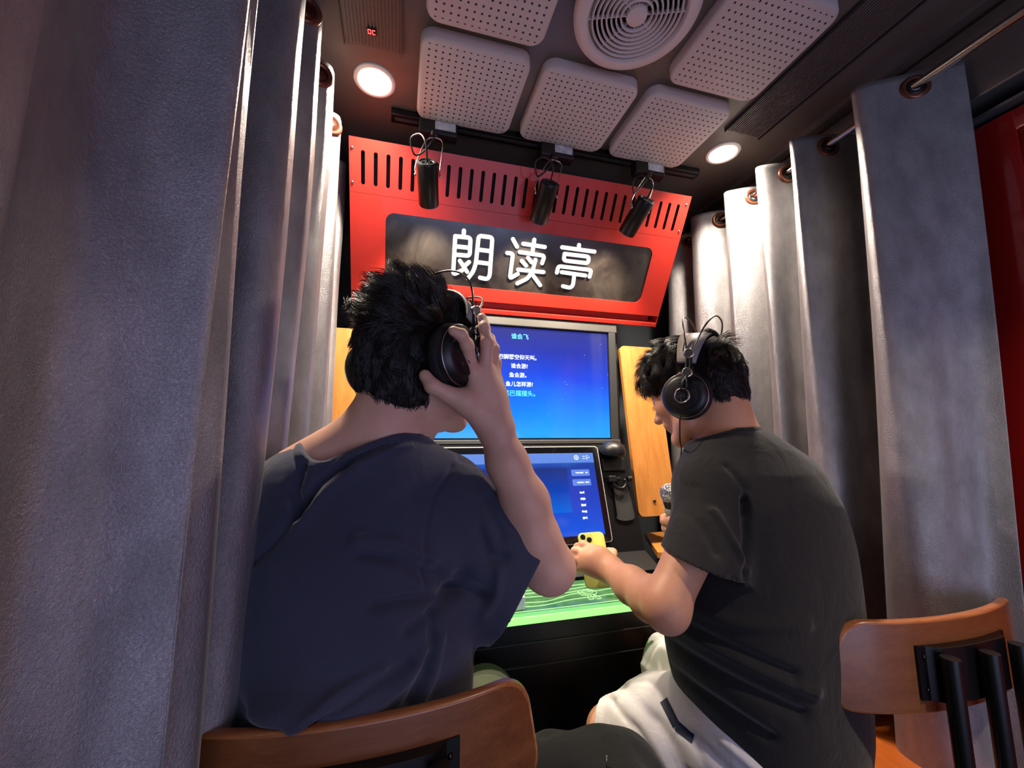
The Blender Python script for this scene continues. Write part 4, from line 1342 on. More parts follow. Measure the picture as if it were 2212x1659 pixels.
def hair_strands(hf, V, Q, n, inside, len_fn, lift_fn, flow, seed, clumps=300, width=0.00045, curl=0.3, m=7):
    """locks of hair rooted on the scalp mesh: each strand a tapered three-sided tube that bends with the skull"""
    rg = np.random.default_rng(seed)
    c, R = hf
    loc = (V - c) @ R; N = vnormals(V, Q) @ R
    d = loc / np.linalg.norm(loc, axis=1)[:, None]
    ok = np.where(inside(d, loc) & (np.sum(N * d, axis=1) > 0.35))[0]
    pick = rg.choice(ok, n)
    P0 = loc[pick] + rg.normal(0, 0.0012, (n, 3)) - N[pick] * 0.001; D = d[pick]; NN = N[pick]
    kc = rg.choice(ok, clumps, replace=False); K = loc[kc]; KN = N[kc]
    ci = np.argmin(((P0[:, None, :] - K[None]) ** 2).sum(2), axis=1)
    def tang(D, NN, ids):
        g = flow(D)
        g = g - NN * np.sum(g * NN, axis=1)[:, None]; g /= np.maximum(np.linalg.norm(g, axis=1), 1e-6)[:, None]
        a = crot[ids][:, None]
        return g * np.cos(a) + np.cross(NN, g) * np.sin(a)
    crot = rg.normal(0.0, 0.42, clumps); clift = rg.uniform(0.3, 1.7, clumps); clen = rg.uniform(0.75, 1.3, clumps)
    g = tang(D, NN, ci); g += rg.normal(0, 0.10, (n, 3)); g /= np.linalg.norm(g, axis=1)[:, None]
    gK = tang(K / np.linalg.norm(K, axis=1)[:, None], KN, np.arange(clumps))
    Ln = len_fn(D) * clen[ci] * rg.uniform(0.7, 1.1, n); Lf = lift_fn(D) * clift[ci] * rg.uniform(0.7, 1.25, n)
    KL_ = len_fn(K / np.linalg.norm(K, axis=1)[:, None]) * clen; KLf = lift_fn(K / np.linalg.norm(K, axis=1)[:, None]) * clift
    ph = rg.uniform(0, 6.28, clumps)
    def path(P, G, NO, L, F, t, p):
        s_ = L * t; th = s_ / 0.085
        base = P + G * (0.085 * np.sin(th))[:, None] - NO * (0.085 * (1 - np.cos(th)))[:, None]
        up = F * L * (t ** 0.9) * (1 - 0.15 * t)
        sd = np.cross(NO, G)
        return base + NO * (up + 0.0015)[:, None] + sd * (curl * L * 0.25 * np.sin(p + t * 3.6) * t)[:, None]
    pts = np.zeros((n, m, 3))
    for k in range(m):
        t = k / (m - 1)
        a = path(P0, g, NN, Ln, Lf, t, ph[ci]); b = path(K, gK, KN, KL_, KLf, t, ph)[ci]
        w_ = 0.55 * t ** 1.3
        pts[:, k] = a * (1 - w_) + b * w_
    Wp = c + pts @ R.T
    w = width * (1 - 0.85 * np.linspace(0, 1, m) ** 1.6)
    T = np.gradient(Wp, axis=1); T /= np.maximum(np.linalg.norm(T, axis=2), 1e-9)[:, :, None]
    a = np.cross(T, (Wp - c)); a /= np.maximum(np.linalg.norm(a, axis=2), 1e-9)[:, :, None]
    b_ = np.cross(T, a)
    VV = np.zeros((n, m, 3, 3))
    for j in range(3):
        an = 2 * math.pi * j / 3
        VV[:, :, j] = Wp + (a * math.cos(an) + b_ * math.sin(an)) * w[None, :, None]
    base = (np.arange(n) * m * 3)[:, None, None]
    kk, jj = np.meshgrid(np.arange(m - 1), np.arange(3), indexing='ij')
    q = np.stack([kk * 3 + jj, kk * 3 + (jj + 1) % 3, (kk + 1) * 3 + (jj + 1) % 3, (kk + 1) * 3 + jj], -1).reshape(1, -1, 4)
    return VV.reshape(-1, 3), (base + q).reshape(-1, 4)

def headphones(hf, lab, cup_r=0.088, yo=-0.012, zo=-0.010, btop=0.176, strap_h=0.100):
    """studio headphones: two round cups, a leather strap and a pair of thin bows over the head"""
    c, R = hf
    t = thing('headphones', lab, 'headphones', tuple(c), 'black studio headphones')
    L = lambda x, y, z: Vector(HL(hf, (x, y, z)))
    rv, fv, uv = [Vector(R[:, i]) for i in range(3)]
    for sgn in (-1, 1):
        out = rv * sgn
        o = L(sgn * cup_r, yo, zo)
        Mx = basis(o, fv * sgn, uv, out)
        pad = B().lathe([(0.026, -0.004), (0.030, -0.014), (0.040, -0.016), (0.0485, -0.010), (0.0515, 0.000), (0.0500, 0.008), (0.046, 0.012), (0.026, 0.010)], Mx, 56)
        cup = B().lathe([(0.0, 0.034), (0.020, 0.0335), (0.030, 0.031), (0.0315, 0.0275), (0.0375, 0.0265), (0.0405, 0.0245), (0.0465, 0.017), (0.0490, 0.012), (0.0495, 0.008), (0.046, 0.004), (0.0, 0.002)], Mx, 56).build('ear_cup', M['black_plastic'], t, auto=35)
        pad.build('ear_pad', M['pad'], cup, smooth=True)
        B().torus(Mx @ Matrix.Translation((0, 0, 0.0165)), 0.0468, 0.0009, 56, 6).build('silver_ring', M['silver'], cup, smooth=True)
        B().lathe([(0.0, 0.037), (0.0110, 0.037), (0.0135, 0.0355), (0.0135, 0.031)], Mx @ Matrix.Translation((0, -0.002, 0)), 36).build('hub_cap', M['lens'], cup, auto=35)
        B().torus(Mx @ Matrix.Translation((0, -0.002, 0.0365)), 0.0145, 0.0016, 40, 8).build('hub_ring', M['silver'], cup, smooth=True)
        bars = B()
        for k in range(2):
            bars.box(Mx @ Vector((0, -0.0005 - 0.003 * k, 0.0372)), (0.010, 0.0012, 0.0004), Mx.to_3x3())
        bars.build('hub_print', M['dark_grey'], cup)
        hl = B()
        for a in (40, 75, 110, 215, 250, 320):
            p = Mx @ Matrix.Translation((0.0235 * math.cos(math.radians(a)), 0.0235 * math.sin(math.radians(a)), 0.0318))
            hl.lathe([(0.0, 0.0006), (0.0028, 0.0006), (0.0030, 0.0)], p, 14)
        hl.build('vent_holes', M['black_gloss'], cup)
        # arm from the hub up to the strap with two silver-ringed knobs
        k1 = Mx @ Vector((0.004, 0.047, 0.024)); k2 = Mx @ Vector((0.000, 0.090, 0.008))
        arm = B()
        arm.tube([Mx @ Vector((-0.004, 0.006, 0.036)), Mx @ Vector((-0.001, 0.028, 0.034)), k1 - fv * 0.004, k2 - fv * 0.004], 0.0030, 8)
        arm.tube([Mx @ Vector((0.006, 0.006, 0.036)), Mx @ Vector((0.007, 0.028, 0.034)), k1 + fv * 0.004, k2 + fv * 0.004], 0.0030, 8)
        arm.build('yoke_arm', M['black_plastic'], t, smooth=True)
        for k_, p in enumerate((k1, k2)):
            Mk = basis(p, fv * sgn, uv, out)
            kb = B().lathe([(0.0, 0.006), (0.0085, 0.006), (0.0105, 0.004), (0.0105, -0.006), (0.0, -0.006)], Mk, 28).build('slider_knob', M['dark_grey'], t, auto=35)
            B().torus(Mk @ Matrix.Translation((0, 0, 0.0052)), 0.0096, 0.0016, 30, 8).build('knob_ring', M['silver'], kb, smooth=True)
    # strap across the crown
    sv = []; sf = []
    K = 40
    for i in range(K + 1):
        a = math.radians(8 + 164 * i / K)
        x = 0.102 * math.cos(a); z = zo + 0.052 + strap_h * math.sin(a) ** 0.8
        wid = 0.016 + 0.015 * math.sin(a) ** 0.8
        for (dy, dz) in ((-wid, 0), (wid, 0), (wid, -0.004), (-wid, -0.004)):
            sc_ = 1.0 + dz * 9
            sv.append(L(x * sc_, yo + dy + 0.004, (z if dz == 0 else z + dz)))
    for i in range(K):
        for j in range(4):
            a = i * 4
            sf.append((a + j, a + (j + 1) % 4, a + 4 + (j + 1) % 4, a + 4 + j))
    sf += [(0, 1, 2, 3), (K * 4 + 3, K * 4 + 2, K * 4 + 1, K * 4)]
    b = B(); b.add(sv, sf); st = b.build('head_strap', M['strap'], t, smooth=True)
    lines = B()
    for off in (-0.35, 0.45):
        P = []
        for i in range(3, K - 2):
            a = math.radians(8 + 164 * i / K)
            wid = 0.016 + 0.015 * math.sin(a) ** 0.8
            P.append(L(0.1025 * math.cos(a), yo + 0.004 + wid * off, zo + 0.0525 + strap_h * math.sin(a) ** 0.8))
        lines.tube(P, 0.0006, 5)
    lines.build('strap_stitching', M['black_plastic'], st)
    for off, top in ((-0.014, btop), (0.014, btop)):
        P = []
        for i in range(41):
            a = math.radians(180 * i / 40)
            x = 0.094 * math.copysign(abs(math.cos(a)) ** 0.75, math.cos(a)); z = zo + 0.086 + (top - 0.090) * math.sin(a) ** 0.8
            y = yo + off * (0.35 + 2.1 * math.sin(a))
            P.append(L(x, y, z))
        B().tube(P, 0.0019, 8).build('steel_bow', M['chrome_dark'], t, smooth=True)
    return t
M['chrome_dark'] = plain('steel_wire', hexc('6c645f'), 0.3, 1.0)

# ---------------------------------------------------------------- person in navy (left)
A = thing('person', 'person in navy T-shirt seen from behind, right hand raised to the headphones', 'person', (-0.04, 0.68, 0.0))
hA = head_frame((0.031, 0.692, 1.296), math.radians(53), math.radians(1), math.radians(-1))
s = SDF((-0.30, 0.48, 0.40), (0.36, 1.02, 1.44), 0.003)
add_head(s, hA, 0.030)
nb = HL(hA, (0, -0.030, -0.055))
s.cap((-0.034, 0.675, 1.12), nb, 0.057, 0.050, 0.02)
s.cap((-0.034, 0.675, 1.12), HL(hA, (0, -0.040, 0.0)), 0.052, 0.048, 0.02)
s.cap((-0.022, 0.668, 1.195), (-0.140, 0.676, 1.118), 0.040, 0.043, 0.03)
s.cap((-0.030, 0.672, 1.165), (0.060, 0.680, 1.085), 0.036, 0.040, 0.03)
s.chain([HL(hA, (0.045, 0.0, -0.05)), (0.035, 0.70, 1.16)], [0.016, 0.014], 0.025)
s.loft([(0.60, -0.04, 0.695, 0.120, 0.085), (0.80, -0.04, 0.685, 0.120, 0.08), (0.98, -0.048, 0.680, 0.115, 0.075), (1.08, -0.045, 0.680, 0.110, 0.068), (1.13, -0.045, 0.68, 0.09, 0.055)])
EL = W(1181, 1222, 0.632); WR = W(1070, 925, 0.615)
s.cap((0.090, 0.69, 1.085), EL, 0.040, 0.036, 0.01)
s.ell(EL + np.array([0.010, -0.004, -0.006]), (0.031, 0.030, 0.032), None, 0.02)
FM = W(1134, 1085, 0.622)
s.chain([EL, W(1156, 1165, 0.625), FM, W(1096, 1000, 0.618), WR], [0.035, 0.0360, 0.0345, 0.0290, 0.0245], 0.02)
s.ell(W(1085, 925, 0.612), (0.012, 0.012, 0.014), None, 0.015)
# the far arm comes forward to the desk
s.chain([(-0.165, 0.68, 1.07), (-0.165, 0.80, 0.86), (-0.02, 0.955, 0.775)], [0.046, 0.038, 0.026], 0.01)
for k, (dx, ln_) in enumerate(((0.030, 0.075), (0.012, 0.083), (-0.006, 0.078), (-0.022, 0.062))):
    p0 = np.array((-0.01, 0.975, 0.778)); p1 = p0 + np.array((0.045 + dx * 0.3, 0.02 + dx, 0.004))
    s.cap(p0, p1, 0.015, 0.011, 0.008)
s.mesh_hand_done = True
# raised hand
Hd = 0.602
pal = W(1066, 895, 0.612)
mcp = {'i': W(1021, 806, 0.604), 'm': W(1048, 800, 0.606), 'r': W(1064, 807, 0.617), 'p': W(1071, 822, 0.630)}
for k_, r_ in (('i', 0.0125), ('m', 0.0125), ('r', 0.012), ('p', 0.011)):
    s.cap(WR, mcp[k_], 0.0215, r_, 0.014)
s.ell(W(1050, 865, 0.612), (0.030, 0.018, 0.034), None, 0.015)
s.chain([W(1042, 900, 0.610), W(1005, 868, 0.600), W(966, 851, 0.594)], [0.021, 0.0165, 0.0125], 0.014)
finger(s, [W(966, 851, 0.594), W(934, 834, 0.590), W(918, 811, 0.594)], 0.0122, 0.0092)
finger(s, [mcp['i'], W(1009, 746, 0.575), W(997, 724, 0.563), W(979, 715, 0.562)], 0.0106, 0.0076)
finger(s, [mcp['m'], W(1052, 740, 0.597), W(1046, 708, 0.606), W(1041, 686, 0.618)], 0.0110, 0.0078)
finger(s, [mcp['r'], W(1066, 754, 0.612), W(1058, 732, 0.632), W(1048, 724, 0.650)], 0.0102, 0.0075)
finger(s, [mcp['p'], W(1072, 784, 0.634), W(1064, 764, 0.655), W(1054, 757, 0.668)], 0.0090, 0.0068)
V, Q = s.mesh(1)
bodyA = quads('body', V, Q, M['skinA'], A)
nail(bodyA, W(1041, 687, 0.606), W(1041, 680, 0.61) - W(1044, 700, 0.602), (0.15, -1, 0.1), 0.0055, 0.0065)

# shirt: the sleeve is hollowed first, then joined to the trunk
def ellf(V, c, r):
    q = (V - np.array(c)) / np.array(r); k0 = np.linalg.norm(q, axis=1); k1 = np.linalg.norm(q / np.array(r), axis=1)
    return k0 * (k0 - 1) / np.maximum(k1, 1e-6)
def neckband(V, Q, holes, w=0.014, h=0.0016):
    g = np.min([ellf(V, c, r) for c, r in holes], axis=0)
    N = vnormals(V, Q)
    out = np.clip((g - 0.0015) / 0.002, 0, 1) * np.clip((w - g) / 0.0025, 0, 1)
    groove = np.exp(-((g - w - 0.001) / 0.0018) ** 2)
    return V + N * (out * h - groove * 0.0012)[:, None]
s = SDF((-0.28, 0.48, 0.52), (0.33, 0.86, 1.26), 0.003)
s.cap((0.085, 0.675, 1.075), (0.232, 0.642, 0.985), 0.060, 0.054, 0.03)
s.cap((0.070, 0.670, 1.050), (0.215, 0.640, 0.948), 0.060, 0.055, 0.03)
s.cap((0.060, 0.668, 1.010), (0.185, 0.640, 0.905), 0.060, 0.056, 0.03)
s.plane_cut((0.184, 0.640, 0.952), (0.857, -0.10, -0.51), (0.10, 0.48, 0.80), (0.33, 0.86, 1.16))
s.cap((0.178, 0.648, 1.006), (0.260, 0.640, 0.960), 0.0475, 0.050, 0.003, 'sub')
s.cap((0.165, 0.645, 0.972), (0.250, 0.640, 0.920), 0.0475, 0.050, 0.003, 'sub')
s.cap((0.150, 0.645, 0.932), (0.222, 0.640, 0.880), 0.043, 0.043, 0.003, 'sub')
s.loft([(0.58, -0.035, 0.700, 0.155, 0.125), (0.68, -0.038, 0.690, 0.160, 0.118), (0.80, -0.040, 0.672, 0.160, 0.114), (0.92, -0.043, 0.668, 0.160, 0.114), (1.02, -0.045, 0.672, 0.152, 0.110),
        (1.08, -0.045, 0.678, 0.138, 0.100), (1.13, -0.045, 0.682, 0.110, 0.088), (1.17, -0.04, 0.682, 0.075, 0.075)], 0.0, 0.03, 2.3)
s.cap((-0.030, 0.670, 1.150), (-0.138, 0.678, 1.098), 0.050, 0.060, 0.04)
s.cap((-0.030, 0.670, 1.150), (0.062, 0.680, 1.088), 0.050, 0.060, 0.04)
s.cap((-0.135, 0.68, 1.07), (-0.165, 0.74, 0.96), 0.058, 0.052, 0.03)
s.ell((-0.085, 0.562, 0.868), (0.062, 0.030, 0.014), None, 0.03)
NHA = [((-0.098 + 0.110 * u, 0.668 + 0.015 * u, 1.181 + 0.046 * u), (0.034 + 0.012 * u, 0.125, 0.044)) for u in np.linspace(0, 1, 9)]
for p_, r_ in NHA:
    s.ell(p_, r_, None, 0.004, 'sub')
V, Q = s.mesh(2)
V = neckband(V, Q, NHA)
XZ = lambda px, py, Y=0.585: tuple(W(px, py, Y)[[0, 2]])
cr = [([XZ(790, 1180), XZ(870, 1195), XZ(940, 1240), XZ(985, 1275)], 0.010, 0.007),
      ([XZ(775, 1165), XZ(850, 1172), XZ(930, 1210)], 0.010, -0.005),
      ([XZ(810, 1290), XZ(880, 1280), XZ(985, 1285)], 0.008, 0.006),
      ([XZ(880, 1345), XZ(940, 1310), XZ(990, 1280)], 0.008, 0.005),
      ([XZ(1000, 1250), XZ(1010, 1275), XZ(1040, 1290)], 0.012, 0.008),
      ([XZ(640, 1545), XZ(740, 1480), XZ(840, 1430), XZ(880, 1415)], 0.007, 0.004),
      ([XZ(650, 1520), XZ(740, 1460), XZ(830, 1415)], 0.007, -0.004),
      ([XZ(700, 1545), XZ(800, 1500), XZ(870, 1450), XZ(920, 1390)], 0.008, -0.004),
      ([XZ(880, 1500), XZ(915, 1440), XZ(930, 1380), XZ(935, 1320)], 0.007, 0.0045),
      ([XZ(905, 1500), XZ(935, 1440), XZ(950, 1370)], 0.006, -0.003),
      ([XZ(640, 1110), XZ(628, 1060), XZ(640, 1000)], 0.007, 0.007),
      ([XZ(655, 1090), XZ(690, 1040), XZ(760, 985), XZ(830, 955)], 0.006, 0.005),
      ([XZ(645, 1130), XZ(700, 1065), XZ(770, 1010)], 0.009, -0.004),
      ([XZ(530, 1225), XZ(580, 1180), XZ(640, 1110), XZ(660, 1080)], 0.006, 0.004),
      ([XZ(690, 1010), XZ(750, 965), XZ(810, 945)], 0.004, 0.003),
      ([XZ(740, 1010), XZ(800, 968), XZ(850, 955)], 0.005, 0.003),
      ([XZ(780, 1000), XZ(850, 970), XZ(890, 965)], 0.004, -0.002),
      ([XZ(920, 1260), XZ(915, 1180), XZ(935, 1080), XZ(985, 1010)], 0.0035, 0.0022),
      ([XZ(1060, 1085, 0.59), XZ(1075, 1130, 0.59), XZ(1085, 1160, 0.59)], 0.008, 0.003),
      ([XZ(1040, 1150, 0.59), XZ(1060, 1210, 0.59), XZ(1090, 1205, 0.59)], 0.008, 0.004),
      ([XZ(1010, 990), XZ(1060, 1010), XZ(1095, 1060)], 0.006, 0.005),
      ([XZ(1050, 1330), XZ(1075, 1290), XZ(1080, 1240)], 0.007, -0.003)]
V = folds(V, Q, cr, facing=(0, -1, 0))
V = lap(V, Q, 0.3)
quads('tshirt', V, Q, M['shirtA'], A)
# trousers and shoes
s = SDF((-0.28, 0.52, 0.02), (0.36, 1.12, 0.76), 0.005)
s.loft([(0.50, -0.035, 0.70, 0.160, 0.130), (0.60, -0.035, 0.70, 0.160, 0.125), (0.72, -0.038, 0.69, 0.150, 0.105)])
for hx, kx, kz in ((-0.12, -0.10, 0.575), (0.045, 0.205, 0.590)):
    s.cap((hx, 0.74, 0.585), (kx, 0.985, kz), 0.085, 0.068, 0.03)
    s.cap((kx, 0.985, kz), (kx + 0.01, 0.98, 0.10), 0.066, 0.055, 0.02)
V, Q = s.mesh(1)
quads('trousers', V, Q, M['trousersA'], A)
for kx in (-0.09, 0.215):
    b = SDF((kx - 0.07, 0.88, 0.0), (kx + 0.07, 1.08, 0.13), 0.004)
    b.cap((kx, 0.93, 0.040), (kx, 1.035, 0.034), 0.036, 0.030, 0.02).cap((kx, 0.95, 0.05), (kx, 0.97, 0.09), 0.036, 0.034, 0.02)
    V, Q = b.mesh(1); quads('shoe', V, Q, M['black_plastic'], A)

# hair
s = SDF(tuple(hA[0] - 0.16), tuple(hA[0] + 0.17), 0.0035)
s.ell(HL(hA, (0, -0.016, 0.032)), (0.0765, 0.091, 0.087), hA[1], 0.01)
s.ell(HL(hA, (0, -0.044, -0.022)), (0.060, 0.058, 0.062), hA[1], 0.03)
s.ell(HL(hA, (0, -0.046, -0.066)), (0.050, 0.040, 0.040), hA[1], 0.03)
s.ell(HL(hA, (0.0, -0.050, 0.060)), (0.052, 0.046, 0.052), hA[1], 0.03)
s.ell(HL(hA, (0.0, -0.015, 0.092)), (0.048, 0.058, 0.034), hA[1], 0.03)
s.ell(HL(hA, (0, 0.045, 0.060)), (0.062, 0.046, 0.050), hA[1], 0.03)
s.ell(HL(hA, (0, 0.085, -0.055)), (0.09, 0.085, 0.080), hA[1], 0.01, 'sub')
s.ell(HL(hA, (0.085, 0.062, -0.055)), (0.035, 0.055, 0.045), hA[1], 0.01, 'sub')
s.ell(HL(hA, (-0.085, 0.050, -0.055)), (0.035, 0.055, 0.045), hA[1], 0.01, 'sub')
V, Q = s.mesh(1)
rg = np.random.default_rng(4)
def lumpy(V, Q, hf, sc, am, seed):
    rg = np.random.default_rng(seed)
    N_ = vnormals(V, Q); loc = (V - hf[0]) @ hf[1]; b = np.zeros(len(V))
    for k in range(30):
        w_ = rg.normal(size=3) * sc; b += np.sin(loc @ w_ + rg.uniform(0, 6.3)) / 30
    return V + N_ * (b * am)[:, None]
V = lumpy(V, Q, hA, 85, 0.010, 4)
hairA = quads('hair', V, Q, M['hair_base'], A)
def under_band(hf, hp, p):
    # hair pressed flat under the headband
    q = (p @ hf[1].T + hf[0] - hp[0]) @ hp[1]
    return (np.abs(q[:, 1] + 0.010) < 0.034) & (q[:, 2] > 0.035)
def insideA(d, p):
    return ~(under_band(hA, hpA, p) & (p[:, 2] < 0.06)) & ~((d[:, 2] < -0.15) & (d[:, 1] > 0.05)) & ~((d[:, 2] < 0.3) & (d[:, 1] > 0.6))
def lenA(d):
    return 0.016 + 0.024 * np.clip((d[:, 2] + 0.1) / 0.8, 0, 1)
def liftA(d):
    return 0.15 + 0.42 * np.clip((d[:, 2] - 0.10) / 0.6, 0, 1)
def flowA(d):
    w_ = np.clip((0.55 - d[:, 2]) / 0.6, 0, 1)[:, None]
    down = np.tile(np.array([0.0, -0.15, -1.0]), (len(d), 1))
    top = np.tile(np.array([-0.35, -0.35, 0.3]), (len(d), 1)) + d * np.array([0.6, 0.2, 0])
    return down * w_ + top * (1 - w_)
hpA = head_frame((0.028, 0.690, 1.296), math.radians(47), math.radians(28), math.radians(-1))
V, Q = hair_strands(hA, V, Q, 15000, insideA, lenA, liftA, flowA, 5, 420, curl=0.35)
tag(quads('hair_strands', V, Q, M['hair'], hairA), kind='stuff')
hpA = head_frame((0.028, 0.690, 1.296), math.radians(47), math.radians(28), math.radians(-1))
headphones(hpA, 'black headphones on the person in navy, held by the raised hand', btop=0.180, strap_h=0.088)

# ---------------------------------------------------------------- person in black (right)
Bp = thing('person', 'person in black T-shirt and white shorts holding a microphone and a phone', 'person', (0.70, 0.74, 0.0))
hB = head_frame((0.658, 0.805, 1.286), math.radians(-29), math.radians(24), math.radians(2))
s = SDF((0.34, 0.52, 0.40), (1.02, 1.10, 1.45), 0.003)
add_head(s, hB)
s.cap((0.695, 0.745, 1.13), HL(hB, (0, -0.030, -0.050)), 0.062, 0.056, 0.02)
s.cap((0.695, 0.735, 1.13), HL(hB, (0, -0.045, 0.0)), 0.058, 0.054, 0.02)
s.cap((0.690, 0.735, 1.16), (0.775, 0.735, 1.105), 0.046, 0.050, 0.03)
s.cap((0.690, 0.735, 1.15), (0.625, 0.718, 1.090), 0.042, 0.044, 0.03)
s.loft([(0.60, 0.72, 0.745, 0.150, 0.11), (0.80, 0.73, 0.74, 0.145, 0.105), (0.98, 0.735, 0.735, 0.135, 0.09), (1.08, 0.715, 0.735, 0.13, 0.08), (1.13, 0.70, 0.735, 0.10, 0.065)])
ELB = W(1438, 1304, 0.668); WRB = W(1320, 1232, 0.875)
s.cap((0.622, 0.705, 1.07), ELB, 0.046, 0.037, 0.01)
s.ell(W(1444, 1332, 0.664), (0.025, 0.025, 0.025), None, 0.03)
s.chain([ELB, W(1408, 1294, 0.725), W(1364, 1264, 0.795), WRB], [0.036, 0.038, 0.034, 0.0265], 0.02)
# left hand around the phone
mB = {'i': W(1277, 1187, 0.925), 'm': W(1262, 1198, 0.920), 'r': W(1258, 1212, 0.915), 'p': W(1262, 1227, 0.912)}
for k_, r_ in (('i', 0.0125), ('m', 0.0128), ('r', 0.0125), ('p', 0.0115)):
    s.cap(WRB, mB[k_], 0.024, r_, 0.014)
s.ell(W(1292, 1210, 0.900), (0.034, 0.020, 0.030), None, 0.02)
finger(s, [mB['i'], W(1259, 1178, 0.936), W(1248, 1182, 0.955), W(1253, 1189, 0.972)], 0.0112, 0.0085)
finger(s, [mB['m'], W(1243, 1191, 0.932), W(1237, 1198, 0.952), W(1247, 1203, 0.972)], 0.0112, 0.0088)
finger(s, [mB['r'], W(1241, 1207, 0.928), W(1236, 1213, 0.948), W(1247, 1218, 0.970)], 0.0108, 0.0084)
finger(s, [mB['p'], W(1247, 1225, 0.926), W(1242, 1230, 0.945), W(1251, 1234, 0.962)], 0.0098, 0.0076)
s.chain([W(1316, 1222, 0.888), W(1320, 1204, 0.920)], [0.018, 0.0135], 0.012)
finger(s, [W(1320, 1204, 0.920), W(1323, 1195, 0.945), W(1315, 1191, 0.966)], 0.0128, 0.0100)
# right arm goes forward to the microphone
MC = W(1456, 1128, 0.930)
s.chain([(0.865, 0.75, 1.07), (0.885, 0.90, 0.895), (0.79, 0.955, 0.955), MC + np.array([0.045, 0.008, -0.006])], [0.056, 0.043, 0.030, 0.028], 0.01)
mic_top = W(1449, 1066, 0.930); mic_bot = W(1466, 1190, 0.935)
max_ = (mic_bot - mic_top) / np.linalg.norm(mic_bot - mic_top)
toC = (CAM - MC) / np.linalg.norm(CAM - MC)
sideB = np.cross(max_, toC); sideB /= np.linalg.norm(sideB)
if sideB[0] > 0: sideB = -sideB
frB = np.cross(sideB, max_); frB /= np.linalg.norm(frB)
if frB @ toC < 0: frB = -frB
for k in range(4):
    ctr = mic_top + max_ * (0.064 + 0.0185 * k)
    rr = 0.0265 - 0.001 * k
    pts = []
    for a in (-55, -15, 25, 70, 115, 150)[:5 if k else 5]:
        an = math.radians(a)
        pts.append(ctr + (-sideB * math.cos(math.radians(a + 100)) * -1 * rr if False else sideB * math.sin(math.radians(a + 40)) * rr) + frB * math.cos(math.radians(a + 40)) * -rr + max_ * 0.002 * (a / 60))
    finger(s, [ctr - sideB * 0.030 - frB * 0.012] + pts, 0.0112 - 0.0006 * k, 0.0092 - 0.0004 * k, 0.003)
s.chain([MC + np.array([0.04, 0.0, 0.0]), mic_top + max_ * 0.074 - sideB * 0.028, mic_top + max_ * 0.062 - sideB * 0.010 + frB * 0.026, mic_top + max_ * 0.060 + sideB * 0.012 + frB * 0.024], [0.026, 0.014, 0.0115, 0.0098], 0.008)
s.ell(MC - sideB * 0.034 + max_ * 0.01, (0.022, 0.022, 0.036), None, 0.02)
# legs (under the shorts the skin goes on to knees, shins and feet)
KL = W(1318, 1580, 0.935); KR = np.array((0.668, 0.985, 0.588))
for hip, kn in (((0.63, 0.75, 0.585), KL), ((0.80, 0.79, 0.590), KR)):
    s.cap(hip, kn, 0.075, 0.054, 0.03)
V, Q = s.mesh(1)
bodyB = quads('body', V, Q, M['skinB'], Bp)
s = SDF((0.34, 0.78, 0.0), (0.80, 1.10, 0.66), 0.006)
for kn in (KL, KR):
    s.chain([kn, kn + (0.0, 0.0, -0.20), (kn[0], kn[1] + 0.01, 0.08)], [0.052, 0.050, 0.034], 0.02)
V, Q = s.mesh(1); quads('lower_legs', V, Q, M['skinB'], Bp)
for kn in (KL, KR):
    kx, ky = kn[0], kn[1]
    b = SDF((kx - 0.07, ky - 0.09, 0.0), (kx + 0.07, ky + 0.12, 0.15), 0.004)
    b.cap((kx, ky - 0.04, 0.042), (kx, ky + 0.065, 0.034), 0.037, 0.031, 0.02).cap((kx, ky - 0.01, 0.05), (kx, ky + 0.01, 0.10), 0.037, 0.037, 0.02)
    V, Q = b.mesh(1); quads('shoe', V, Q, M['white'], Bp)

# black T-shirt
s = SDF((0.38, 0.52, 0.50), (1.02, 0.98, 1.26), 0.003)
s.cap((0.616, 0.706, 1.070), (0.504, 0.655, 0.860), 0.063, 0.085, 0.035)
n_sl = np.array(ELB) - np.array((0.555, 0.705, 1.08)); n_sl /= np.linalg.norm(n_sl)
h1, h2 = W(1438, 1196, 0.660), W(1594, 1253, 0.620)
hn = np.cross(h2 - h1, (h1 + h2) / 2 - CAM + np.array([0, 0, 0.14])); hn *= np.sign(-hn[2])
s.plane_cut(h1, hn, (0.38, 0.52, 0.70), (0.70, 0.80, 1.04))
s.cap((0.560, 0.6805, 0.965), (0.487, 0.647, 0.8285), 0.0680, 0.0823, 0.003, 'sub')
s.loft([(0.55, 0.745, 0.740, 0.155, 0.135), (0.62, 0.738, 0.738, 0.172, 0.143), (0.74, 0.722, 0.732, 0.188, 0.148), (0.85, 0.718, 0.728, 0.192, 0.146), (0.96, 0.726, 0.722, 0.182, 0.132),
        (1.04, 0.722, 0.722, 0.172, 0.120), (1.10, 0.712, 0.728, 0.150, 0.105), (1.145, 0.702, 0.735, 0.110, 0.090), (1.185, 0.690, 0.745, 0.075, 0.078)], 0.0, 0.02, 2.3)
s.cap((0.690, 0.735, 1.150), (0.815, 0.740, 1.080), 0.056, 0.070, 0.04)
s.cap((0.690, 0.735, 1.135), (0.618, 0.712, 1.072), 0.050, 0.062, 0.04)
s.cap((0.825, 0.750, 1.070), (0.870, 0.850, 0.960), 0.070, 0.064, 0.03)
NHB = [((0.682, 0.765, 1.214), (0.076, 0.094, 0.040)), ((0.660, 0.775, 1.195), (0.070, 0.085, 0.040))]
for p_, r_ in NHB:
    s.ell(p_, r_, None, 0.004, 'sub')
V, Q = s.mesh(2)
V = neckband(V, Q, NHB, 0.012)
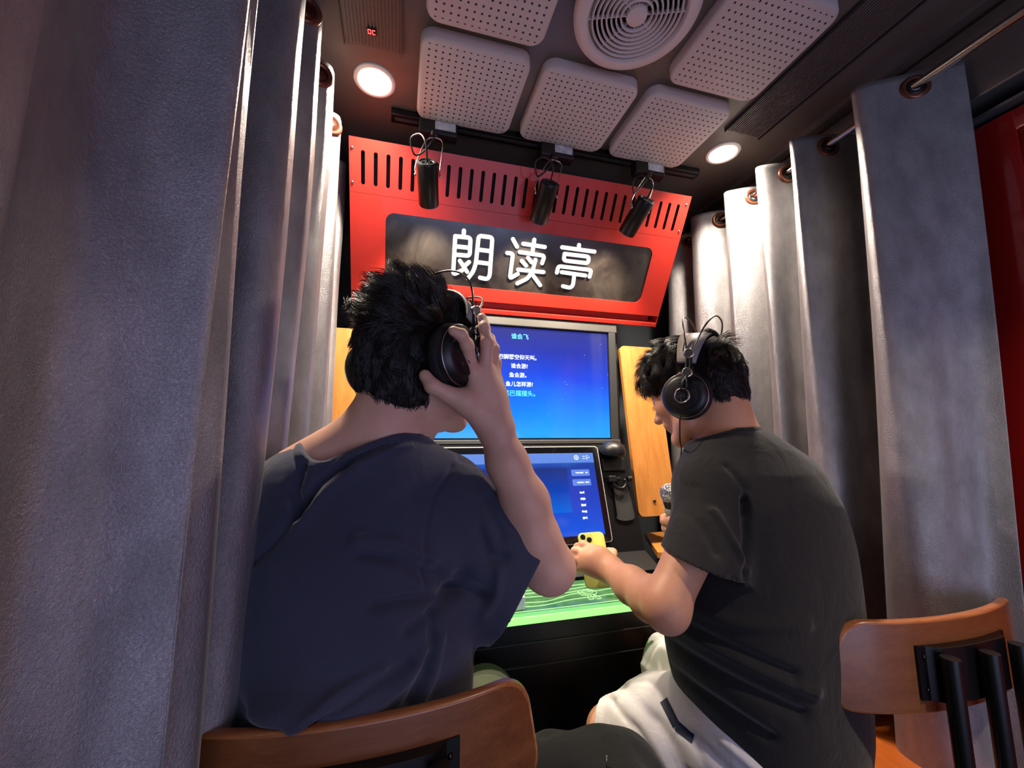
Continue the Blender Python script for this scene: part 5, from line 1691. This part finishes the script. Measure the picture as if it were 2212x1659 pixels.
cr = [([XZ(1480, 1370, .62), XZ(1560, 1400, .62), XZ(1680, 1440, .62)], 0.010, 0.005),
      ([XZ(1470, 1420, .62), XZ(1560, 1470, .62), XZ(1700, 1520, .62)], 0.010, 0.005),
      ([XZ(1500, 1395, .62), XZ(1600, 1425, .62), XZ(1720, 1470, .62)], 0.010, -0.004),
      ([XZ(1480, 1480, .62), XZ(1560, 1540, .62), XZ(1660, 1590, .62)], 0.009, 0.005),
      ([XZ(1475, 1350, .62), XZ(1500, 1320, .62), XZ(1560, 1250, .62)], 0.010, 0.006),
      ([XZ(1590, 1250, .62), XZ(1610, 1160, .62), XZ(1615, 1080, .62)], 0.007, 0.006),
      ([XZ(1560, 1110, .62), XZ(1575, 1170, .62), XZ(1600, 1225, .62)], 0.007, -0.004),
      ([XZ(1545, 1060, .62), XZ(1530, 1120, .62), XZ(1540, 1190, .62)], 0.008, 0.003),
      ([XZ(1600, 1010, .62), XZ(1620, 1060, .62), XZ(1615, 1110, .62)], 0.006, 0.003),
      ([XZ(1500, 1340, .62), XZ(1600, 1350, .62), XZ(1700, 1330, .62)], 0.012, -0.003)]
V = folds(V, Q, cr, facing=(-0.4, -0.9, 0))
V = lap(V, Q, 0.5)
quads('tshirt', V, Q, M['shirtB'], Bp)
# shorts
s = SDF((0.34, 0.52, 0.44), (1.00, 1.14, 0.80), 0.0035)
s.loft([(0.50, 0.73, 0.745, 0.175, 0.140), (0.62, 0.73, 0.745, 0.175, 0.135), (0.72, 0.72, 0.74, 0.165, 0.120)])
s.chain([(0.63, 0.750, 0.600), 0.5 * (np.array((0.63, 0.75, 0.600)) + KL), KL + (0.012, -0.028, 0.008)], [0.104, 0.098, 0.076], 0.03)
s.chain([(0.78, 0.79, 0.605), 0.5 * (np.array((0.78, 0.79, 0.610)) + KR), KR + (0.0, 0.0, 0.006)], [0.104, 0.098, 0.080], 0.03)
for hip, kn in (((0.63, 0.75, 0.600), KL), ((0.78, 0.79, 0.605), KR)):
    a_ = kn - np.array(hip); a_ /= np.linalg.norm(a_)
    e_ = 0.0 if kn is KL else 0.03
    s.plane_cut(kn + a_ * (e_ - 0.006), a_, kn - 0.12, kn + 0.12)
    s.cap(kn + a_ * (e_ - 0.03), kn + a_ * (e_ + 0.08), 0.058, 0.070, 0.004, 'sub')
V, Q = s.mesh(2)
cr = [([XZ(1345, 1480, .9), XZ(1360, 1530, .9), XZ(1390, 1580, .9)], 0.012, 0.006),
      ([XZ(1375, 1470, .9), XZ(1440, 1530, .9), XZ(1500, 1580, .9)], 0.010, 0.004),
      ([XZ(1400, 1450, .9), XZ(1450, 1490, .9)], 0.008, -0.003),
      ([XZ(1320, 1510, .9), XZ(1340, 1560, .9)], 0.008, 0.004)]
V = folds(V, Q, cr, facing=(-0.4, -0.6, 0.6))
shorts = quads('shorts', V, Q, M['shorts'], Bp); Vsh, Qsh = V, Q
# navy tape strips on the shorts
from mathutils.bvhtree import BVHTree
def tape(Vs, Qs, path, w, parent):
    bv = BVHTree.FromPolygons([Vector(v) for v in Vs], [tuple(map(int, q)) for q in Qs])
    pts = []
    for (px, py) in path:
        d_ = Vector(W(px, py, 1.0) - CAM).normalized()
        hit = bv.ray_cast(Vector(CAM), d_)
        if hit[0] is not None: pts.append((hit[0], hit[1]))
    vs = []; fs = []
    for k, (p, n_) in enumerate(pts):
        tg = (pts[min(k + 1, len(pts) - 1)][0] - pts[max(k - 1, 0)][0]).normalized(); sd = n_.cross(tg).normalized()
        for u in (-1, -0.33, 0.33, 1):
            q = bv.find_nearest(p + sd * u * w)
            vs.append(q[0] + q[1] * 0.0018)
        for u in (1, 0.33, -0.33, -1):
            q = bv.find_nearest(p + sd * u * w)
            vs.append(q[0] - q[1] * 0.001)
    m_ = 8
    for k in range(len(pts) - 1):
        for j in range(m_):
            fs.append((k * m_ + j, k * m_ + (j + 1) % m_, (k + 1) * m_ + (j + 1) % m_, (k + 1) * m_ + j))
    fs += [tuple(range(m_)), tuple(reversed(range((len(pts) - 1) * m_, len(pts) * m_)))]
    b_ = B(); b_.add(vs, fs); b_.build('navy_tape', M['navy_tape'], parent)
lerp2 = lambda a, b_, n_: [(a[0] + (b_[0] - a[0]) * k / n_, a[1] + (b_[1] - a[1]) * k / n_) for k in range(n_ + 1)]
tape(Vsh, Qsh, lerp2((1434, 1513), (1461, 1566), 8), 0.0085, shorts)
tape(Vsh, Qsh, lerp2((1461, 1566), (1498, 1595), 8), 0.0085, shorts)
# hair
s = SDF(tuple(hB[0] - 0.17), tuple(hB[0] + 0.17), 0.0035)
R = hB[1]
s.ell(HL(hB, (0, -0.018, 0.032)), (0.079, 0.096, 0.084), R, 0.01)
s.ell(HL(hB, (0, -0.050, -0.012)), (0.066, 0.060, 0.060), R, 0.03)
s.ell(HL(hB, (0, -0.044, -0.055)), (0.052, 0.042, 0.042), R, 0.03)
s.ell(HL(hB, (0, 0.050, 0.056)), (0.060, 0.046, 0.042), R, 0.03)
s.ell(HL(hB, (0, -0.020, 0.070)), (0.062, 0.072, 0.042), R, 0.03)
s.ell(HL(hB, (0, 0.098, -0.040)), (0.090, 0.080, 0.070), R, 0.008, 'sub')
for x in (-1, 1):
    s.ell(HL(hB, (x * 0.085, 0.030, -0.050)), (0.035, 0.060, 0.050), R, 0.01, 'sub')
V, Q = s.mesh(1)
V = lumpy(V, Q, hB, 75, 0.011, 9)
hairB = quads('hair', V, Q, M['hair_base'], Bp)
def insideB(d, p):
    return ~under_band(hB, hpB, p) & ~((d[:, 2] < -0.10) & (d[:, 1] > 0.05)) & ~((d[:, 2] < 0.12) & (d[:, 1] > 0.5))
def lenB(d):
    return 0.014 + 0.036 * np.clip((d[:, 2] + 0.15) / 0.7, 0, 1)
def liftB(d):
    return 0.14 + 0.34 * np.clip((d[:, 2] - 0.1) / 0.7, 0, 1)
def flowB(d):
    w_ = np.clip((0.5 - d[:, 2]) / 0.7, 0, 1)[:, None]
    down = np.tile(np.array([0.0, -0.15, -1.0]), (len(d), 1))
    top = np.stack([d[:, 0] * 0.9 - 0.3, 0.55 + 0.5 * d[:, 1], -0.15 + 0 * d[:, 0]], 1)
    return down * w_ + top * (1 - w_)
hpB = head_frame((0.654, 0.808, 1.272), math.radians(-38), math.radians(-8), math.radians(0))
V, Q = hair_strands(hB, V, Q, 15000, insideB, lenB, liftB, flowB, 6, 380, curl=0.7)
tag(quads('hair_strands', V, Q, M['hair'], hairB), kind='stuff')
hpB = head_frame((0.654, 0.808, 1.272), math.radians(-38), math.radians(-8), math.radians(0))
headphones(hpB, 'black headphones worn by the person in black at the right', btop=0.192, strap_h=0.100)
# closed eyelids with lashes and eyebrows
for sgn in (-1, 1):
    ls = B()
    for k in range(11):
        u = -1 + 2 * k / 10
        a = Vector(HL(hB, (sgn * 0.031 + u * 0.013, 0.0895 - 0.004 * u * u, -0.0085 + 0.003 * u * u)))
        e_ = Vector(HL(hB, (sgn * 0.031 + u * 0.0165, 0.0985 - 0.004 * u * u, -0.0135 + 0.003 * u * u)))
        ls.tube([a, (a + e_) / 2 + Vector(R[:, 2]) * -0.0006, e_], [0.0005, 0.0004, 0.0001], 5)
    ls.build('eyelashes', M['hair'], bodyB)
# ---------------------------------------------------------------- phone, microphone, cables
pc = W(1285, 1208, 0.965)
pn = Vector(CAM - pc).normalized()
pup = Vector((0.12, 0.58, 0.80)); pup = pup.normalized()
pn = (Vector((-0.28, -0.88, 0.0)) - pup * Vector((-0.28, -0.88, 0.0)).dot(pup)).normalized()
Mp = basis(pc, pup.cross(pn), pup, pn)
ph = thing('phone', 'yellow-green phone held in the left hand of the person in black', 'phone', tuple(pc))
body = B()
rings = []
for (ins, z) in ((0.002, -0.004), (0.0006, -0.0034), (0, -0.002), (0, 0.002), (0.0006, 0.0034), (0.002, 0.004)):
    rings.append([Mp @ Vector((x, y, z)) for x, y in rrect(0.066 - 2 * ins, 0.134 - 2 * ins, 0.012, 7)])
n = len(rings[0]); vs = [p for r in rings for p in r]; fs = [tuple(reversed(range(n))), tuple(range(5 * n, 6 * n))]
for k in range(5):
    for j in range(n):
        fs.append((k * n + j, k * n + (j + 1) % n, (k + 1) * n + (j + 1) % n, (k + 1) * n + j))
body.add(vs, fs); body.build('case', M['phone'], ph, auto=40)
cb = B().prism(rrect(0.032, 0.032, 0.008, 6, -0.013, 0.047), Mp @ Matrix.Translation((0, 0, 0.0038)), 0.0014).build('camera_bump', M['phone'], ph)
for (x, y) in ((-0.021, 0.055), (-0.021, 0.040), (-0.006, 0.047)):
    B().lathe([(0.0, 0.0022), (0.0055, 0.0022), (0.0065, 0.001), (0.0065, 0.0)], Mp @ Matrix.Translation((x, y, 0.0050)), 24).build('camera_lens', M['lens'], cb, auto=35)

mic = thing('microphone', 'handheld microphone with silver mesh head held by the person in black', 'microphone', tuple(mic_top))
Mm = frame_z(mic_top, tuple(max_))
mesh_m = NT('mic_mesh')
vv = mesh_m.coord('Object')
w1 = mesh_m.n('ShaderNodeTexVoronoi'); w1.inputs['Scale'].default_value = 380; mesh_m.l(vv, w1.inputs['Vector'])
mesh_m.l(mesh_m.ramp(w1.outputs['Distance'], [(0.2, hexc('1c1a1c')), (0.6, hexc('dcd8d4'))]), mesh_m.b.inputs['Base Color'])
mesh_m.set(Metallic=0.85, Roughness=0.32); mesh_m.bump(w1.outputs['Distance'], 1.0, 0.003)
B().lathe([(0.0, -0.0262), (0.008, -0.025), (0.0150, -0.0215), (0.0205, -0.0165), (0.0240, -0.0100), (0.0255, -0.002), (0.0255, 0.004), (0.0235, 0.013), (0.0205, 0.020)], Mm, 40).build('mesh_head', mesh_m.m, mic, smooth=True)
tw = B()
for k in range(26):
    a = 2 * math.pi * k / 26
    tw.tube([Mm @ Vector((0.0258 * math.cos(a), 0.0258 * math.sin(a), -0.003)), Mm @ Vector((0.0225 * math.cos(a), 0.0225 * math.sin(a), -0.0145))], 0.0007, 5)
tw.build('crown_ribs', M['silver'], mic)
B().lathe([(0.0215, 0.018), (0.0212, 0.024), (0.0190, 0.034), (0.0180, 0.037)], Mm, 36).build('collar', M['black_plastic'], mic, auto=40)
B().lathe([(0.0185, 0.036), (0.0205, 0.040), (0.0205, 0.048), (0.0175, 0.056)], Mm, 36).build('rubber_ring', plain('grey_ring', hexc('8b918c'), 0.4), mic, auto=40)
B().lathe([(0.0175, 0.056), (0.0160, 0.070), (0.0125, 0.165), (0.011, 0.172), (0.0, 0.172)], Mm, 32).build('handle', M['black_metal'], mic, auto=40)
# headphone cable of the person in black hangs past the microphone
o_ = Vector(HL(hpB, (-0.112, -0.008, -0.054)))
cbp = catmull([o_, o_ + Vector((0.0, 0.004, -0.05)), W(1472, 975, 0.800), W(1464, 1020, 0.83), W(1462, 1080, 0.88), W(1478, 1190, 0.930), W(1490, 1290, 0.950), W(1492, 1380, 0.96)], 50)
c_ = B().tube(cbp, 0.0017, 8).build('headphone_cable', M['black_plastic'], None, smooth=True)
tag(c_, 'thin black cable hanging from the left ear cup past the microphone', 'cable')
c2 = B().tube(catmull([(0.775, 1.062, 0.83), (0.768, 1.058, 0.70), (0.752, 1.050, 0.60), (0.764, 1.045, 0.50), (0.79, 1.05, 0.42)], 40), 0.0020, 8).build('power_cable', plain('beige_cable', hexc('7d6a5c'), 0.5), None, smooth=True)
tag(c2, 'pale cable hanging down between desk and white shorts', 'cable')

# ---------------------------------------------------------------- third person: only a bent leg comes into the picture
Cp = thing('person', 'person in black trousers, only a bent knee showing between the two chairs', 'person', (0.38, 0.40, 0.0))
s = SDF((0.18, 0.05, 0.02), (0.62, 0.94, 0.80), 0.005)
KC = W(1296, 1685, 0.775)
s.cap((0.36, 0.20, 0.56), KC + (0.0, -0.02, 0), 0.085, 0.078, 0.03)
s.cap(W(1200, 1685, 0.775), W(1345, 1682, 0.775), 0.072, 0.076, 0.03)
s.cap(KC, (KC[0], 0.74, 0.10), 0.072, 0.056, 0.02)
s.loft([(0.46, 0.37, 0.17, 0.16, 0.10), (0.62, 0.37, 0.17, 0.15, 0.10)], 0, 0.02)
s.cap((0.46, 0.20, 0.56), (0.50, 0.44, 0.50), 0.08, 0.07, 0.03)
s.cap((0.50, 0.44, 0.50), (0.50, 0.40, 0.10), 0.068, 0.055, 0.02)
V, Q = s.mesh(2)
V = folds(V, Q, [([(KC[0] - 0.10, 0.79), (KC[0], 0.83)], 0.012, 0.004)], axes=(0, 1))
tr = quads('trousers', V, Q, M['trousersC'], Cp)
zp = W(1316, 1648, 0.700)
B().tube([zp + (-0.004, 0, 0.012), zp + (-0.006, 0, 0.0), zp + (-0.003, 0, -0.012)], 0.0012, 8).build('zip_pull', M['silver'], tr, smooth=True)
for (x, y) in ((KC[0], 0.74), (0.50, 0.40)):
    b = SDF((x - 0.07, y - 0.09, 0.0), (x + 0.07, y + 0.13, 0.15), 0.004)
    b.cap((x, y - 0.04, 0.042), (x, y + 0.075, 0.034), 0.037, 0.031, 0.02).cap((x, y - 0.01, 0.05), (x, y, 0.09), 0.037, 0.037, 0.02)
    V, Q = b.mesh(1); quads('shoe', V, Q, M['black_plastic'], Cp)
